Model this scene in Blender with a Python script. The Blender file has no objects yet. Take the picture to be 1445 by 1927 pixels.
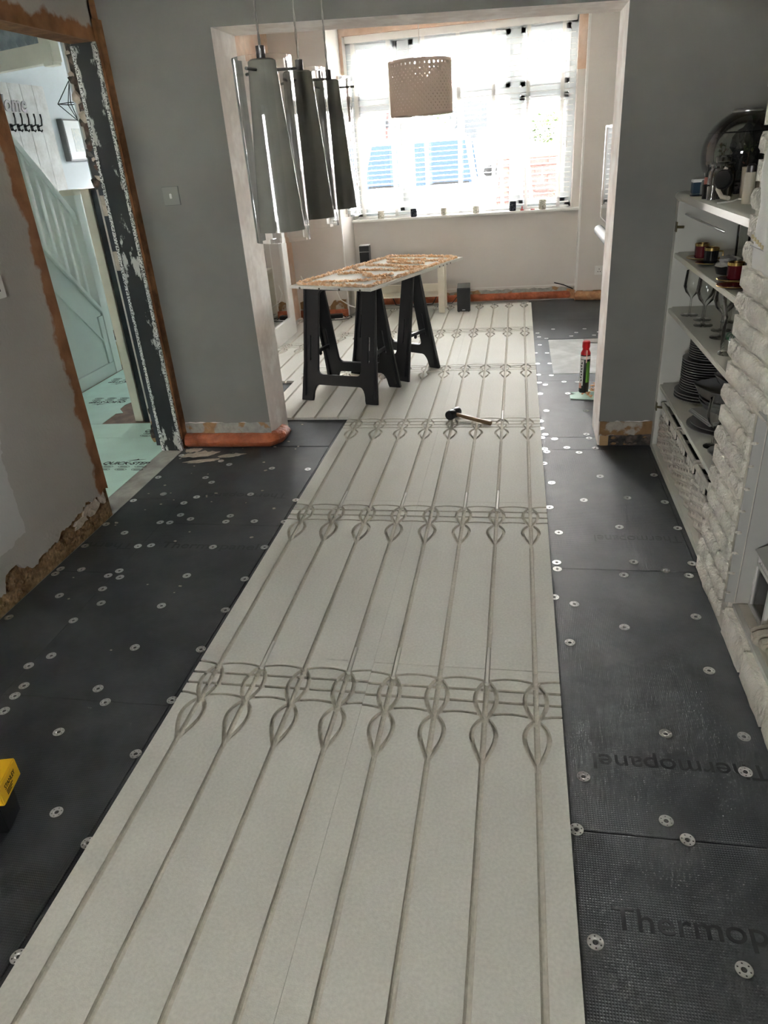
import bpy, bmesh, math, random
from mathutils import Vector, Matrix, noise

random.seed(7)
PI = math.pi
SC = bpy.context.scene
COL = SC.collection

# ------------------------------------------------------------------ camera
cam_d = bpy.data.cameras.new('camera')
cam = bpy.data.objects.new('camera', cam_d)
COL.objects.link(cam)
SC.camera = cam
F_PX, W_PX = 1330.26, 1445.0
cam_d.sensor_fit = 'HORIZONTAL'
cam_d.sensor_width = 36.0
cam_d.lens = 36.0 * F_PX / W_PX
cam_d.clip_start = 0.05
cam_d.clip_end = 300


def cam_matrix(pitch, yaw, roll, loc):
    cy, sy, cp, sp = math.cos(yaw), math.sin(yaw), math.cos(pitch), math.sin(pitch)
    fwd = Vector((sy * cp, cy * cp, -sp))
    right = Vector((cy, -sy, 0))
    down = fwd.cross(right)
    r2 = right * math.cos(roll) + down * math.sin(roll)
    d2 = -right * math.sin(roll) + down * math.cos(roll)
    m = Matrix((r2, -d2, -fwd)).transposed().to_4x4()
    m.translation = loc
    return m


cam.matrix_world = cam_matrix(0.472852, -0.2029097, 0.0773628, (0.97257, -1.41742, 1.51445))

# ------------------------------------------------------------------ world, sky light, exposure
SKY = 11.0
wd = bpy.data.worlds.new('sky')
SC.world = wd
wd.use_nodes = True
wn = wd.node_tree
wn.nodes.clear()
_o = wn.nodes.new('ShaderNodeOutputWorld')
_b = wn.nodes.new('ShaderNodeBackground')
_b.inputs[0].default_value = (0.97, 0.985, 1.0, 1)
_b.inputs[1].default_value = SKY
wn.links.new(_b.outputs[0], _o.inputs[0])
SC.view_settings.view_transform = 'Standard'
SC.view_settings.look = 'None'
SC.view_settings.exposure = 2.68
SC.view_settings.gamma = 1.0
SC.view_settings.use_curve_mapping = False


sun_d = bpy.data.lights.new('sun', 'SUN')
sun_d.energy = 140.0
sun_d.angle = 0.02
sun_d.color = (1.0, 0.985, 0.96)
sun = bpy.data.objects.new('sun', sun_d)
COL.objects.link(sun)
sun.location = (-4, -12, 14)
sun.rotation_euler = Vector((0.16, 0.78, -0.60)).to_track_quat('-Z', 'Y').to_euler()
SC.cycles.transparent_max_bounces = 32
SC.cycles.diffuse_bounces = 7


def portal(name, loc, rot, sx, sy):
    l = bpy.data.lights.new(name, 'AREA')
    l.shape = 'RECTANGLE'
    l.size, l.size_y = sx, sy
    l.cycles.is_portal = True
    o = bpy.data.objects.new(name, l)
    COL.objects.link(o)
    o.location = loc
    o.rotation_euler = rot


portal('window_portal', (0.40, 6.86, 1.68), (-PI / 2, 0, 0), 2.2, 1.64)
portal('garden_portal', (0.35, -3.55, 1.45), (PI / 2, 0, 0), 0.7, 0.7)
portal('added_shaft_portal', (-2.7, 0.75, 4.2), (0, 0, 0), 0.6, 0.7)
portal('hall_portal', (-2.25, 7.45, 1.75), (-PI / 2, 0, 0), 0.6, 0.8)

# ------------------------------------------------------------------ materials
MATS = {}


def N(t, kind, **kw):
    n = t.nodes.new('ShaderNode' + kind)
    for k, v in kw.items():
        setattr(n, k, v)
    return n


def mat(name, color, rough=0.6, var=0.0, vscale=8.0, bump=0.0, bscale=60.0, metal=0.0, spec=0.5,
        color2=None, cscale=4.0, cmix=(0.45, 0.6), trans=0.0, ior=1.45, alpha=1.0, coat=0.0, detail=4.0, bdist=0.01):
    if name in MATS:
        return MATS[name]
    m = bpy.data.materials.new(name)
    m.use_nodes = True
    t = m.node_tree
    b = t.nodes['Principled BSDF']
    b.inputs['Roughness'].default_value = rough
    b.inputs['Metallic'].default_value = metal
    b.inputs['Specular IOR Level'].default_value = spec
    b.inputs['Transmission Weight'].default_value = trans
    b.inputs['IOR'].default_value = ior
    b.inputs['Alpha'].default_value = alpha
    b.inputs['Coat Weight'].default_value = coat
    b.inputs['Base Color'].default_value = (*color, 1)
    tc = N(t, 'TexCoord')
    co = tc.outputs['Object']
    out = None
    if color2 is not None:
        n = N(t, 'TexNoise')
        n.inputs['Scale'].default_value = cscale
        n.inputs['Detail'].default_value = detail
        t.links.new(co, n.inputs['Vector'])
        r = N(t, 'ValToRGB')
        r.color_ramp.elements[0].position = cmix[0]
        r.color_ramp.elements[1].position = cmix[1]
        r.color_ramp.elements[0].color = (*color, 1)
        r.color_ramp.elements[1].color = (*color2, 1)
        t.links.new(n.outputs['Fac'], r.inputs['Fac'])
        out = r.outputs['Color']
    if var > 0:
        n = N(t, 'TexNoise')
        n.inputs['Scale'].default_value = vscale
        n.inputs['Detail'].default_value = 5
        t.links.new(co, n.inputs['Vector'])
        mr = N(t, 'MapRange')
        mr.inputs['From Min'].default_value = 0.3
        mr.inputs['From Max'].default_value = 0.7
        mr.inputs['To Min'].default_value = 1 - var
        mr.inputs['To Max'].default_value = 1 + var
        t.links.new(n.outputs['Fac'], mr.inputs['Value'])
        vm = N(t, 'VectorMath', operation='SCALE')
        if out is not None:
            t.links.new(out, vm.inputs[0])
        else:
            vm.inputs[0].default_value = color
        t.links.new(mr.outputs['Result'], vm.inputs['Scale'])
        out = vm.outputs[0]
    if out is not None:
        t.links.new(out, b.inputs['Base Color'])
    if bump > 0:
        n = N(t, 'TexNoise')
        n.inputs['Scale'].default_value = bscale
        n.inputs['Detail'].default_value = 4
        t.links.new(co, n.inputs['Vector'])
        bp = N(t, 'Bump')
        bp.inputs['Strength'].default_value = bump
        bp.inputs['Distance'].default_value = bdist
        t.links.new(n.outputs['Fac'], bp.inputs['Height'])
        t.links.new(bp.outputs['Normal'], b.inputs['Normal'])
    MATS[name] = m
    return m


def pane_mat(name, refl=0.06, tint=(1, 1, 1)):
    """thin clear pane: mostly transmits, a little mirror reflection by fresnel"""
    if name in MATS:
        return MATS[name]
    m = bpy.data.materials.new(name)
    m.use_nodes = True
    t = m.node_tree
    t.nodes.clear()
    o = N(t, 'OutputMaterial')
    tr = N(t, 'BsdfTransparent')
    tr.inputs[0].default_value = (*tint, 1)
    gl = N(t, 'BsdfGlossy')
    gl.inputs['Roughness'].default_value = 0.02
    mx = N(t, 'MixShader')
    fr = N(t, 'Fresnel')
    fr.inputs['IOR'].default_value = 1.45
    mu = N(t, 'Math', operation='MULTIPLY')
    mu.inputs[1].default_value = refl / 0.06
    mu.use_clamp = True
    t.links.new(fr.outputs[0], mu.inputs[0])
    t.links.new(mu.outputs[0], mx.inputs[0])
    t.links.new(tr.outputs[0], mx.inputs[1])
    t.links.new(gl.outputs[0], mx.inputs[2])
    t.links.new(mx.outputs[0], o.inputs[0])
    MATS[name] = m
    return m


M_GREY = mat('grey_wall_paint', (0.225, 0.220, 0.202), 0.75, var=0.05, vscale=3, bump=0.06, bscale=180)
M_LOUNGE = mat('mauve_grey_paint', (0.66, 0.62, 0.58), 0.8, var=0.03, vscale=2, bump=0.05, bscale=160)
M_PLASTER = mat('pink_white_plaster', (0.70, 0.63, 0.58), 0.85, color2=(0.80, 0.76, 0.72), cscale=5, var=0.05, vscale=20, bump=0.12, bscale=50)
M_PEACH = mat('bare_peach_plaster', (0.60, 0.42, 0.31), 0.9, color2=(0.66, 0.52, 0.42), cscale=4, var=0.08, vscale=15, bump=0.15, bscale=60)
M_CEIL = mat('ceiling_paint', (0.85, 0.84, 0.82), 0.9, var=0.03)
M_WHITE = mat('white_gloss_paint', (0.78, 0.77, 0.74), 0.35, var=0.02)
M_UPVC = mat('white_upvc', (0.60, 0.63, 0.65), 0.3)
M_BLIND = mat('white_blind_slat', (0.88, 0.88, 0.86), 0.4)
def cloth_mat(name, c, k):
    m = bpy.data.materials.new(name)
    m.use_nodes = True
    t = m.node_tree
    t.nodes.clear()
    o, d, l, x = N(t, 'OutputMaterial'), N(t, 'BsdfDiffuse'), N(t, 'BsdfTranslucent'), N(t, 'MixShader')
    d.inputs[0].default_value = (*c, 1)
    l.inputs[0].default_value = (*c, 1)
    x.inputs[0].default_value = k
    t.links.new(d.outputs[0], x.inputs[1])
    t.links.new(l.outputs[0], x.inputs[2])
    t.links.new(x.outputs[0], o.inputs[0])
    return m


M_TAPE = cloth_mat('blind_ladder_tape', (0.78, 0.77, 0.75), 0.5)
M_CREAM = mat('cream_gloss_paint', (0.80, 0.76, 0.65), 0.4, var=0.03)
M_SAGE = mat('sage_white_paint', (0.74, 0.78, 0.74), 0.4, var=0.02)
M_CONC = mat('concrete_slab', (0.33, 0.32, 0.295), 0.9, color2=(0.25, 0.24, 0.22), cscale=6, var=0.12, vscale=25, bump=0.2, bscale=80)
M_HEARTH = mat('pale_hearth_screed', (0.45, 0.46, 0.45), 0.8, color2=(0.56, 0.57, 0.56), cscale=5, var=0.06, vscale=18, bump=0.1)
M_RUB = mat('bare_masonry', (0.30, 0.19, 0.095), 0.95, color2=(0.20, 0.115, 0.05), cscale=14, var=0.35, vscale=50, bump=0.9, bscale=60)
M_RUBD = mat('dark_broken_masonry', (0.05, 0.045, 0.04), 0.95, color2=(0.13, 0.10, 0.08), cscale=18, var=0.3, vscale=50, bump=0.9, bscale=60)
M_ORANGE = mat('orange_edging_film', (0.38, 0.10, 0.04), 0.35, var=0.35, vscale=14, bump=0.8, bscale=28, spec=0.5, bdist=0.02)
M_BRICKW = mat('white_painted_brick', (0.70, 0.665, 0.585), 0.75, var=0.08, vscale=18, bump=1.0, bscale=95, bdist=0.018)
M_MORTW = mat('white_painted_mortar', (0.62, 0.585, 0.51), 0.85, var=0.1, vscale=30, bump=0.6, bscale=90)
M_BLACK = mat('black_plastic', (0.010, 0.010, 0.011), 0.42, bump=0.05, bscale=300)
M_BLACKS = mat('satin_black', (0.015, 0.015, 0.016), 0.3)
M_CHROME = mat('polished_metal', (0.75, 0.75, 0.76), 0.16, metal=1.0)
M_STEEL = mat('galvanised_steel', (0.72, 0.72, 0.71), 0.28, metal=1.0, var=0.1, vscale=60)
M_SCREW = mat('dark_screw_head', (0.12, 0.12, 0.12), 0.35, metal=1.0)
M_FOAM = mat('orange_foam_adhesive', (0.74, 0.46, 0.25), 0.75, color2=(0.86, 0.68, 0.50), cscale=30, cmix=(0.42, 0.62), bump=0.5, bscale=120)
M_YEL = mat('yellow_plastic', (0.72, 0.42, 0.012), 0.4, bump=0.05, bscale=200)
M_INK = mat('black_print', (0.012, 0.012, 0.012), 0.7)
M_DINK = mat('faded_black_print', (0.023, 0.025, 0.026), 0.5, spec=0.42)
M_MINT = mat('mint_underlay', (0.48, 0.68, 0.60), 0.6, var=0.05, vscale=8, bump=0.1, bscale=90)
M_BROWN = mat('brown_floor_patch', (0.20, 0.135, 0.10), 0.8, color2=(0.15, 0.10, 0.075), cscale=12, var=0.15, vscale=30, bump=0.15)
M_WOOD = mat('pale_wood', (0.45, 0.29, 0.14), 0.5, var=0.15, vscale=12)
M_WOODD = mat('hammer_handle_wood', (0.16, 0.10, 0.045), 0.45, var=0.15, vscale=20)
M_GLASS = mat('clear_glass', (1, 1, 1), 0.0, trans=1.0, ior=1.45)
M_THIN = pane_mat('thin_clear_glass', 0.075)
M_THING = pane_mat('thin_drinking_glass', 0.10, (0.97, 0.98, 0.97))
M_SHADEG = mat('grey_green_glass_cone', (0.23, 0.232, 0.20), 0.16, spec=0.4)
M_LAMP = cloth_mat('pierced_beige_lampshade', (0.45, 0.37, 0.31), 0.08)


# ------------------------------------------------------------------ mesh builder
class B:
    def __init__(self):
        self.bm = bmesh.new()

    def box(self, lo, hi, mi=0, rot=None):
        vs = [self.bm.verts.new(Vector((x, y, z))) for x in (lo[0], hi[0]) for y in (lo[1], hi[1]) for z in (lo[2], hi[2])]
        if rot is not None:
            c = (Vector(lo) + Vector(hi)) / 2
            for v in vs:
                v.co = c + rot @ (v.co - c)
        for f in ((0, 1, 3, 2), (4, 6, 7, 5), (0, 4, 5, 1), (2, 3, 7, 6), (0, 2, 6, 4), (1, 5, 7, 3)):
            self.bm.faces.new([vs[i] for i in f]).material_index = mi
        return self

    def hexa(self, pts, mi=0):
        """8 points ordered like box(): x-major, then y, then z"""
        vs = [self.bm.verts.new(Vector(p)) for p in pts]
        for f in ((0, 1, 3, 2), (4, 6, 7, 5), (0, 4, 5, 1), (2, 3, 7, 6), (0, 2, 6, 4), (1, 5, 7, 3)):
            self.bm.faces.new([vs[i] for i in f]).material_index = mi
        return self

    def prism(self, poly, lo, hi, axis='z', mi=0):
        def mk(a, b, h):
            return {'z': (a, b, h), 'y': (a, h, b), 'x': (h, a, b)}[axis]
        bot = [self.bm.verts.new(mk(a, b, lo)) for a, b in poly]
        top = [self.bm.verts.new(mk(a, b, hi)) for a, b in poly]
        n = len(poly)
        for i in range(n):
            j = (i + 1) % n
            self.bm.faces.new((bot[i], bot[j], top[j], top[i])).material_index = mi
        self.bm.faces.new(bot[::-1]).material_index = mi
        self.bm.faces.new(top).material_index = mi
        return self

    def ribbon(self, path, w, lo, hi):
        """prism strip of width w following a 2D path (for groove cutters)"""
        L, R = [], []
        n = len(path)
        for i, p in enumerate(path):
            a = Vector(path[max(i - 1, 0)])
            b = Vector(path[min(i + 1, n - 1)])
            d = (b - a).normalized()
            nn = Vector((-d.y, d.x)) * (w / 2)
            p = Vector(p)
            L.append(p + nn)
            R.append(p - nn)
        prev = None
        for l, r in zip(L, R):
            q = [self.bm.verts.new((l.x, l.y, lo)), self.bm.verts.new((r.x, r.y, lo)),
                 self.bm.verts.new((r.x, r.y, hi)), self.bm.verts.new((l.x, l.y, hi))]
            if prev:
                for i in range(4):
                    j = (i + 1) % 4
                    self.bm.faces.new((prev[i], prev[j], q[j], q[i]))
            else:
                self.bm.faces.new(q[::-1])
            prev = q
        self.bm.faces.new(prev)
        return self

    def tube(self, path, r, n=8, closed=False, mi=0, caps=True):
        path = [Vector(p) for p in path]
        rs = r if isinstance(r, (list, tuple)) else [r] * len(path)
        rings = []
        m = len(path)
        up = None
        for i, p in enumerate(path):
            if closed:
                d = path[(i + 1) % m] - path[(i - 1) % m]
            else:
                d = path[min(i + 1, m - 1)] - path[max(i - 1, 0)]
            if d.length < 1e-9:
                d = Vector((0, 0, 1))
            d.normalize()
            if up is None:
                up = Vector((0, 0, 1)) if abs(d.z) < 0.9 else Vector((1, 0, 0))
            s = d.cross(up)
            if s.length < 1e-6:
                s = d.cross(Vector((1, 0.1, 0)))
            s.normalize()
            up = s.cross(d).normalized()
            rings.append([self.bm.verts.new(p + (s * math.cos(2 * PI * k / n) + up * math.sin(2 * PI * k / n)) * rs[i]) for k in range(n)])
        pairs = list(zip(rings[:-1], rings[1:]))
        if closed:
            pairs.append((rings[-1], rings[0]))
        for a, b in pairs:
            for k in range(n):
                j = (k + 1) % n
                self.bm.faces.new((a[k], a[j], b[j], b[k])).material_index = mi
        if caps and not closed:
            self.bm.faces.new(rings[0][::-1]).material_index = mi
            self.bm.faces.new(rings[-1]).material_index = mi
        return self

    def cyl(self, p0, p1, r0, r1=None, n=16, mi=0, caps=True):
        return self.tube([p0, p1], [r0, r0 if r1 is None else r1], n, mi=mi, caps=caps)

    def lathe(self, prof, n=32, c=(0, 0, 0), mi=0, closed=False):
        rings = []
        for r, z in prof:
            if r < 1e-6:
                rings.append([self.bm.verts.new((c[0], c[1], c[2] + z))])
            else:
                rings.append([self.bm.verts.new((c[0] + r * math.cos(2 * PI * k / n), c[1] + r * math.sin(2 * PI * k / n), c[2] + z)) for k in range(n)])
        pairs = list(zip(rings[:-1], rings[1:]))
        if closed:
            pairs.append((rings[-1], rings[0]))
        for a, b in pairs:
            if len(a) == 1 and len(b) == 1:
                continue
            for k in range(n):
                j = (k + 1) % n
                if len(a) == 1:
                    f = (a[0], b[j], b[k])
                elif len(b) == 1:
                    f = (a[k], a[j], b[0])
                else:
                    f = (a[k], a[j], b[j], b[k])
                self.bm.faces.new(f).material_index = mi
        return self

    def blob(self, c, r, sub=2, jit=0.0, sc=(1, 1, 1), seed=0):
        ret = bmesh.ops.create_icosphere(self.bm, subdivisions=sub, radius=1.0)
        for v in ret['verts']:
            d = v.co.copy()
            k = 1 + jit * noise.noise(d * 2.3 + Vector((seed * 3.1, seed * 1.7, seed)))
            v.co = Vector((c[0] + d.x * r * sc[0] * k, c[1] + d.y * r * sc[1] * k, c[2] + d.z * r * sc[2] * k))
        return self

    def build(self, name, m, parent=None, smooth=False, bevel=0.0, loc=None, rot=None, angle=0.7):
        bmesh.ops.recalc_face_normals(self.bm, faces=self.bm.faces)
        if bevel > 0:
            es = [e for e in self.bm.edges if len(e.link_faces) == 2 and e.calc_face_angle(0) > angle]
            bmesh.ops.bevel(self.bm, geom=es, offset=bevel, segments=2, affect='EDGES', clamp_overlap=True)
        me = bpy.data.meshes.new(name)
        self.bm.to_mesh(me)
        self.bm.free()
        return link_mesh(name, me, m, parent, smooth, loc, rot)


def link_mesh(name, me, m, parent=None, smooth=False, loc=None, rot=None):
    for x in (m if isinstance(m, (list, tuple)) else [m]):
        if x is not None and len(me.materials) < (len(m) if isinstance(m, (list, tuple)) else 1):
            me.materials.append(x)
    if smooth:
        for p in me.polygons:
            p.use_smooth = True
        try:
            me.set_sharp_from_angle(angle=0.6)
        except Exception:
            pass
    o = bpy.data.objects.new(name, me)
    COL.objects.link(o)
    if parent is not None:
        o.parent = parent
    if loc is not None:
        o.location = loc
    if rot is not None:
        o.rotation_euler = rot
    return o


def inst(src, parent, loc, rot=(0, 0, 0), scale=None, name=None):
    o = bpy.data.objects.new(name or src.name, src.data)
    COL.objects.link(o)
    o.parent = parent
    o.location = loc
    o.rotation_euler = rot
    if scale:
        o.scale = scale
    return o


def tag(o, label, cat, group=None):
    o['label'] = label
    o['category'] = cat
    if group:
        o['group'] = group
    return o


def struct(o, label=None):
    o['kind'] = 'structure'
    if label:
        o['label'] = label
    return o


def thing(name, label, cat, loc=(0, 0, 0), rz=0.0, group=None):
    o = bpy.data.objects.new(name, None)
    o.empty_display_size = 0.05
    COL.objects.link(o)
    o.location = loc
    o.rotation_euler = (0, 0, rz)
    return tag(o, label, cat, group)


def copy_tree(o, parent=None, loc=None, rz=None, label=None):
    c = o.copy()
    COL.objects.link(c)
    if parent is not None:
        c.parent = parent
    if loc is not None:
        c.location = loc
    if rz is not None:
        c.rotation_euler = (0, 0, rz)
    if label:
        c['label'] = label
    for ch in list(o.children):
        copy_tree(ch, c)
    return c


def flat_poly(outer, holes, thick, bevel=0.0):
    """extruded 2D outline with holes -> mesh in the XY plane, centred on z=0"""
    cu = bpy.data.curves.new('outline', 'CURVE')
    cu.dimensions = '2D'
    cu.fill_mode = 'BOTH'
    cu.extrude = thick / 2 - bevel
    cu.bevel_depth = bevel
    cu.bevel_resolution = 1
    for lp in [outer] + holes:
        sp = cu.splines.new('POLY')
        sp.points.add(len(lp) - 1)
        for p, (x, y) in zip(sp.points, lp):
            p.co = (x, y, 0, 1)
        sp.use_cyclic_u = True
    o = bpy.data.objects.new('outline', cu)
    COL.objects.link(o)
    dg = bpy.context.evaluated_depsgraph_get()
    me = bpy.data.meshes.new_from_object(o.evaluated_get(dg))
    bpy.data.objects.remove(o)
    bpy.data.curves.remove(cu)
    return me


def text_mesh(body, size, extrude=0.0004, shear=0.0, space=1.0, align='LEFT', bold=0.0):
    cu = bpy.data.curves.new('lettering', 'FONT')
    cu.body = body
    cu.size = size
    cu.extrude = extrude
    cu.shear = shear
    cu.space_character = space
    cu.align_x = align
    cu.offset = bold
    o = bpy.data.objects.new('lettering', cu)
    COL.objects.link(o)
    dg = bpy.context.evaluated_depsgraph_get()
    me = bpy.data.meshes.new_from_object(o.evaluated_get(dg))
    bpy.data.objects.remove(o)
    me.materials.clear()
    return me


def fit_text(me, width):
    xs = [v.co.x for v in me.vertices]
    k = width / (max(xs) - min(xs))
    x0 = min(xs)
    for v in me.vertices:
        v.co.x = (v.co.x - x0) * k
    return me


def rrect(x0, y0, x1, y1, r, n=4):
    pts = []
    for cx, cy, a in ((x1 - r, y0 + r, -PI / 2), (x1 - r, y1 - r, 0), (x0 + r, y1 - r, PI / 2), (x0 + r, y0 + r, PI)):
        for k in range(n + 1):
            t = a + PI / 2 * k / n
            pts.append((cx + r * math.cos(t), cy + r * math.sin(t)))
    return pts


# ================================================================== STRUCTURE
def wall_left_mat():
    m = bpy.data.materials.new('left_wall_paint_with_bare_plaster_edge')
    m.use_nodes = True
    t = m.node_tree
    b = t.nodes['Principled BSDF']
    b.inputs['Roughness'].default_value = 0.8
    g = N(t, 'NewGeometry')
    s = N(t, 'SeparateXYZ')
    t.links.new(g.outputs['Position'], s.inputs[0])

    def M(op, a, c=None, clamp=False):
        n = N(t, 'Math', operation=op)
        n.use_clamp = clamp
        for i, v in enumerate((a, c)):
            if v is None:
                continue
            if isinstance(v, (int, float)):
                n.inputs[i].default_value = v
            else:
                t.links.new(v, n.inputs[i])
        return n.outputs[0]

    def NZ(scale, det=4):
        n = N(t, 'TexNoise')
        n.inputs['Scale'].default_value = scale
        n.inputs['Detail'].default_value = det
        t.links.new(g.outputs['Position'], n.inputs['Vector'])
        return n.outputs['Fac']
    y, z = s.outputs['Y'], s.outputs['Z']
    n1 = M('SUBTRACT', NZ(7), 0.5)
    n2 = M('SUBTRACT', NZ(28), 0.5)
    dy = M('MAXIMUM', M('SUBTRACT', 1.46, y), M('SUBTRACT', y, 2.28))
    dy = M('MAXIMUM', dy, 0.0)
    dz = M('MAXIMUM', M('SUBTRACT', z, 2.05), 0.0)
    d = M('SQRT', M('ADD', M('MULTIPLY', dy, dy), M('MULTIPLY', dz, dz)))
    d = M('ADD', d, M('ADD', M('MULTIPLY', n1, 0.11), M('MULTIPLY', n2, 0.03)))
    band = N(t, 'MapRange')
    band.inputs['From Min'].default_value = 0.085
    band.inputs['From Max'].default_value = 0.065
    t.links.new(d, band.inputs['Value'])
    soft = N(t, 'MapRange')
    soft.inputs['From Min'].default_value = 0.15
    soft.inputs['From Max'].default_value = 0.05
    soft.inputs['To Max'].default_value = 0.45
    t.links.new(d, soft.inputs['Value'])
    # white filler patch low on the near end of the wall
    q = M('ADD', y, M('ADD', M('MULTIPLY', n1, 0.12), M('MULTIPLY', z, -0.10)))
    f1 = M('LESS_THAN', q, 0.80)
    f2 = M('GREATER_THAN', M('ADD', z, M('MULTIPLY', n1, 0.10)), 0.20)
    f3 = M('LESS_THAN', M('ADD', z, M('MULTIPLY', n1, 0.25)), 0.62)
    fil = M('MULTIPLY', M('MULTIPLY', f1, f2), M('MULTIPLY', f3, 0.75))
    c0 = N(t, 'MixRGB')
    c0.inputs[1].default_value = (0.40, 0.375, 0.34, 1)
    c0.inputs[2].default_value = (0.47, 0.37, 0.30, 1)
    t.links.new(soft.outputs[0], c0.inputs[0])
    c1 = N(t, 'MixRGB')
    c1.inputs[2].default_value = (0.56, 0.56, 0.54, 1)
    t.links.new(fil, c1.inputs[0])
    t.links.new(c0.outputs[0], c1.inputs[1])
    pl = N(t, 'ValToRGB')
    pl.color_ramp.elements[0].position = 0.35
    pl.color_ramp.elements[1].position = 0.68
    pl.color_ramp.elements[0].color = (0.19, 0.075, 0.024, 1)
    pl.color_ramp.elements[1].color = (0.33, 0.145, 0.06, 1)
    t.links.new(NZ(9, 6), pl.inputs[0])
    c2 = N(t, 'MixRGB')
    t.links.new(band.outputs[0], c2.inputs[0])
    t.links.new(c1.outputs[0], c2.inputs[1])
    t.links.new(pl.outputs[0], c2.inputs[2])
    t.links.new(c2.outputs[0], b.inputs['Base Color'])
    bp = N(t, 'Bump')
    bp.inputs['Strength'].default_value = 0.25
    bp.inputs['Distance'].default_value = 0.01
    t.links.new(M('ADD', NZ(60), M('MULTIPLY', band.outputs[0], 0.6)), bp.inputs['Height'])
    t.links.new(bp.outputs[0], b.inputs['Normal'])
    return m


M_WL = wall_left_mat()
M_SOFFIT = mat('bare_brown_plaster', (0.26, 0.115, 0.045), 0.9, color2=(0.17, 0.07, 0.025), cscale=8, var=0.2, vscale=30, bump=0.4, bscale=60)


def edge_line(pts, step, amp, seed):
    """jagged polyline through coarse points"""
    out = []
    for (a0, b0), (a1, b1) in zip(pts[:-1], pts[1:]):
        n = max(1, int(abs(a1 - a0) / step))
        for k in range(n):
            t = k / n
            a = a0 + (a1 - a0) * t
            out.append((a, b0 + (b1 - b0) * t + amp * noise.noise(Vector((a * 23, seed, 0.5))) + amp * 0.6 * noise.noise(Vector((a * 71, seed, 2.5)))))
    out.append(pts[-1])
    return out


# ---- wall_left with the door opening to the hall
wl = B()
wl.box((-1.13, -3.5, -0.05), (-1.014, 1.46, 2.5), 1)
wl.box((-1.13, 1.46, 2.06), (-1.014, 2.28, 2.5), 2)
wl.box((-1.13, 2.30, -0.05), (-1.0, 2.36, 2.5), 2)
wl.box((-1.13, 2.28, 2.06), (-1.0, 2.30, 2.5), 2)
low = edge_line([(1.46, 0.118), (1.36, 0.13), (1.20, 0.125), (1.12, 0.10), (1.04, 0.085), (0.96, 0.068), (0.81, 0.068), (0.74, 0.12), (0.70, 0.14), (0.66, 0.12), (0.63, 0.06), (0.56, 0.07), (0.3, 0.10), (0.0, 0.09), (-3.5, 0.1)], 0.012, 0.022, 3)
poly = low + [(-3.5, 2.5), (2.30, 2.5), (2.30, 2.06), (1.46, 2.06)]
wl.prism(poly, -1.014, -1.0, 'x', 0)
wall_left = struct(wl.build('wall_left', [M_WL, M_RUB, M_SOFFIT]))
# broken rubble along the foot of that wall: lumps of mortar and plaster
M_FLAKE = mat('loose_plaster_flake', (0.47, 0.40, 0.33), 0.9, var=0.2, vscale=30, bump=0.5, bscale=80)
for k in range(38):
    y = random.uniform(0.45, 1.44)
    z = random.uniform(0.0, 0.10)
    s = random.uniform(0.008, 0.022)
    b = B().blob((0, 0, 0), s, 1, 0.8, (0.45, 1.5, 0.9), k)
    b.build('mortar_lump', M_RUB, wall_left, loc=(-1.012, y, z))
for k, (y, z, l, h) in enumerate([(1.30, 0.085, 0.085, 0.036), (1.20, 0.070, 0.07, 0.030), (1.40, 0.10, 0.032, 0.04), (0.62, 0.085, 0.03, 0.035)]):
    pts = [(math.cos(a) * l * (0.8 + 0.7 * noise.noise(Vector((math.cos(a) * 2.3, math.sin(a) * 2.3, k * 2)))), math.sin(a) * h * (0.8 + 0.8 * noise.noise(Vector((math.cos(a) * 2.7, math.sin(a) * 2.7, k + 7))))) for a in [2 * PI * i / 13 for i in range(13)] + []]
    B().prism(pts, -0.004, 0.005, 'x').build('plaster_flake', M_FLAKE, wall_left, loc=(-1.008, y, z))

# ---- far door jamb: black membrane, corner beads, smeared filler
def splash_mat(name, axis_lo, axis_hi, ax, edge):
    m = bpy.data.materials.new(name)
    m.use_nodes = True
    t = m.node_tree
    b = t.nodes['Principled BSDF']
    b.inputs['Roughness'].default_value = 0.7
    g = N(t, 'NewGeometry')
    s = N(t, 'SeparateXYZ')
    t.links.new(g.outputs['Position'], s.inputs[0])
    mp = N(t, 'Mapping')
    mp.inputs['Scale'].default_value = (1, 1, 0.45)
    t.links.new(g.outputs['Position'], mp.inputs['Vector'])
    n = N(t, 'TexNoise')
    n.inputs['Scale'].default_value = 13
    n.inputs['Detail'].default_value = 7
    n.inputs['Roughness'].default_value = 0.62
    t.links.new(mp.outputs[0], n.inputs['Vector'])
    mr = N(t, 'MapRange')
    mr.inputs['From Min'].default_value = axis_lo
    mr.inputs['From Max'].default_value = axis_hi
    mr.inputs['To Min'].default_value = -1
    mr.inputs['To Max'].default_value = 1
    t.links.new(s.outputs[ax], mr.inputs['Value'])
    a = N(t, 'Math', operation='ABSOLUTE')
    t.links.new(mr.outputs[0], a.inputs[0])
    mu = N(t, 'Math', operation='MULTIPLY_ADD')
    mu.inputs[1].default_value = edge
    t.links.new(a.outputs[0], mu.inputs[0])
    t.links.new(n.outputs['Fac'], mu.inputs[2])
    r = N(t, 'ValToRGB')
    r.color_ramp.elements[0].position = 0.63
    r.color_ramp.elements[1].position = 0.66
    r.color_ramp.elements[0].color = (0.012, 0.014, 0.014, 1)
    r.color_ramp.elements[1].color = (0.46, 0.46, 0.44, 1)
    t.links.new(mu.outputs[0], r.inputs[0])
    t.links.new(r.outputs[0], b.inputs['Base Color'])
    bp = N(t, 'Bump')
    bp.inputs['Strength'].default_value = 0.3
    bp.inputs['Distance'].default_value = 0.005
    t.links.new(mu.outputs[0], bp.inputs['Height'])
    t.links.new(bp.outputs[0], b.inputs['Normal'])
    return m


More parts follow.
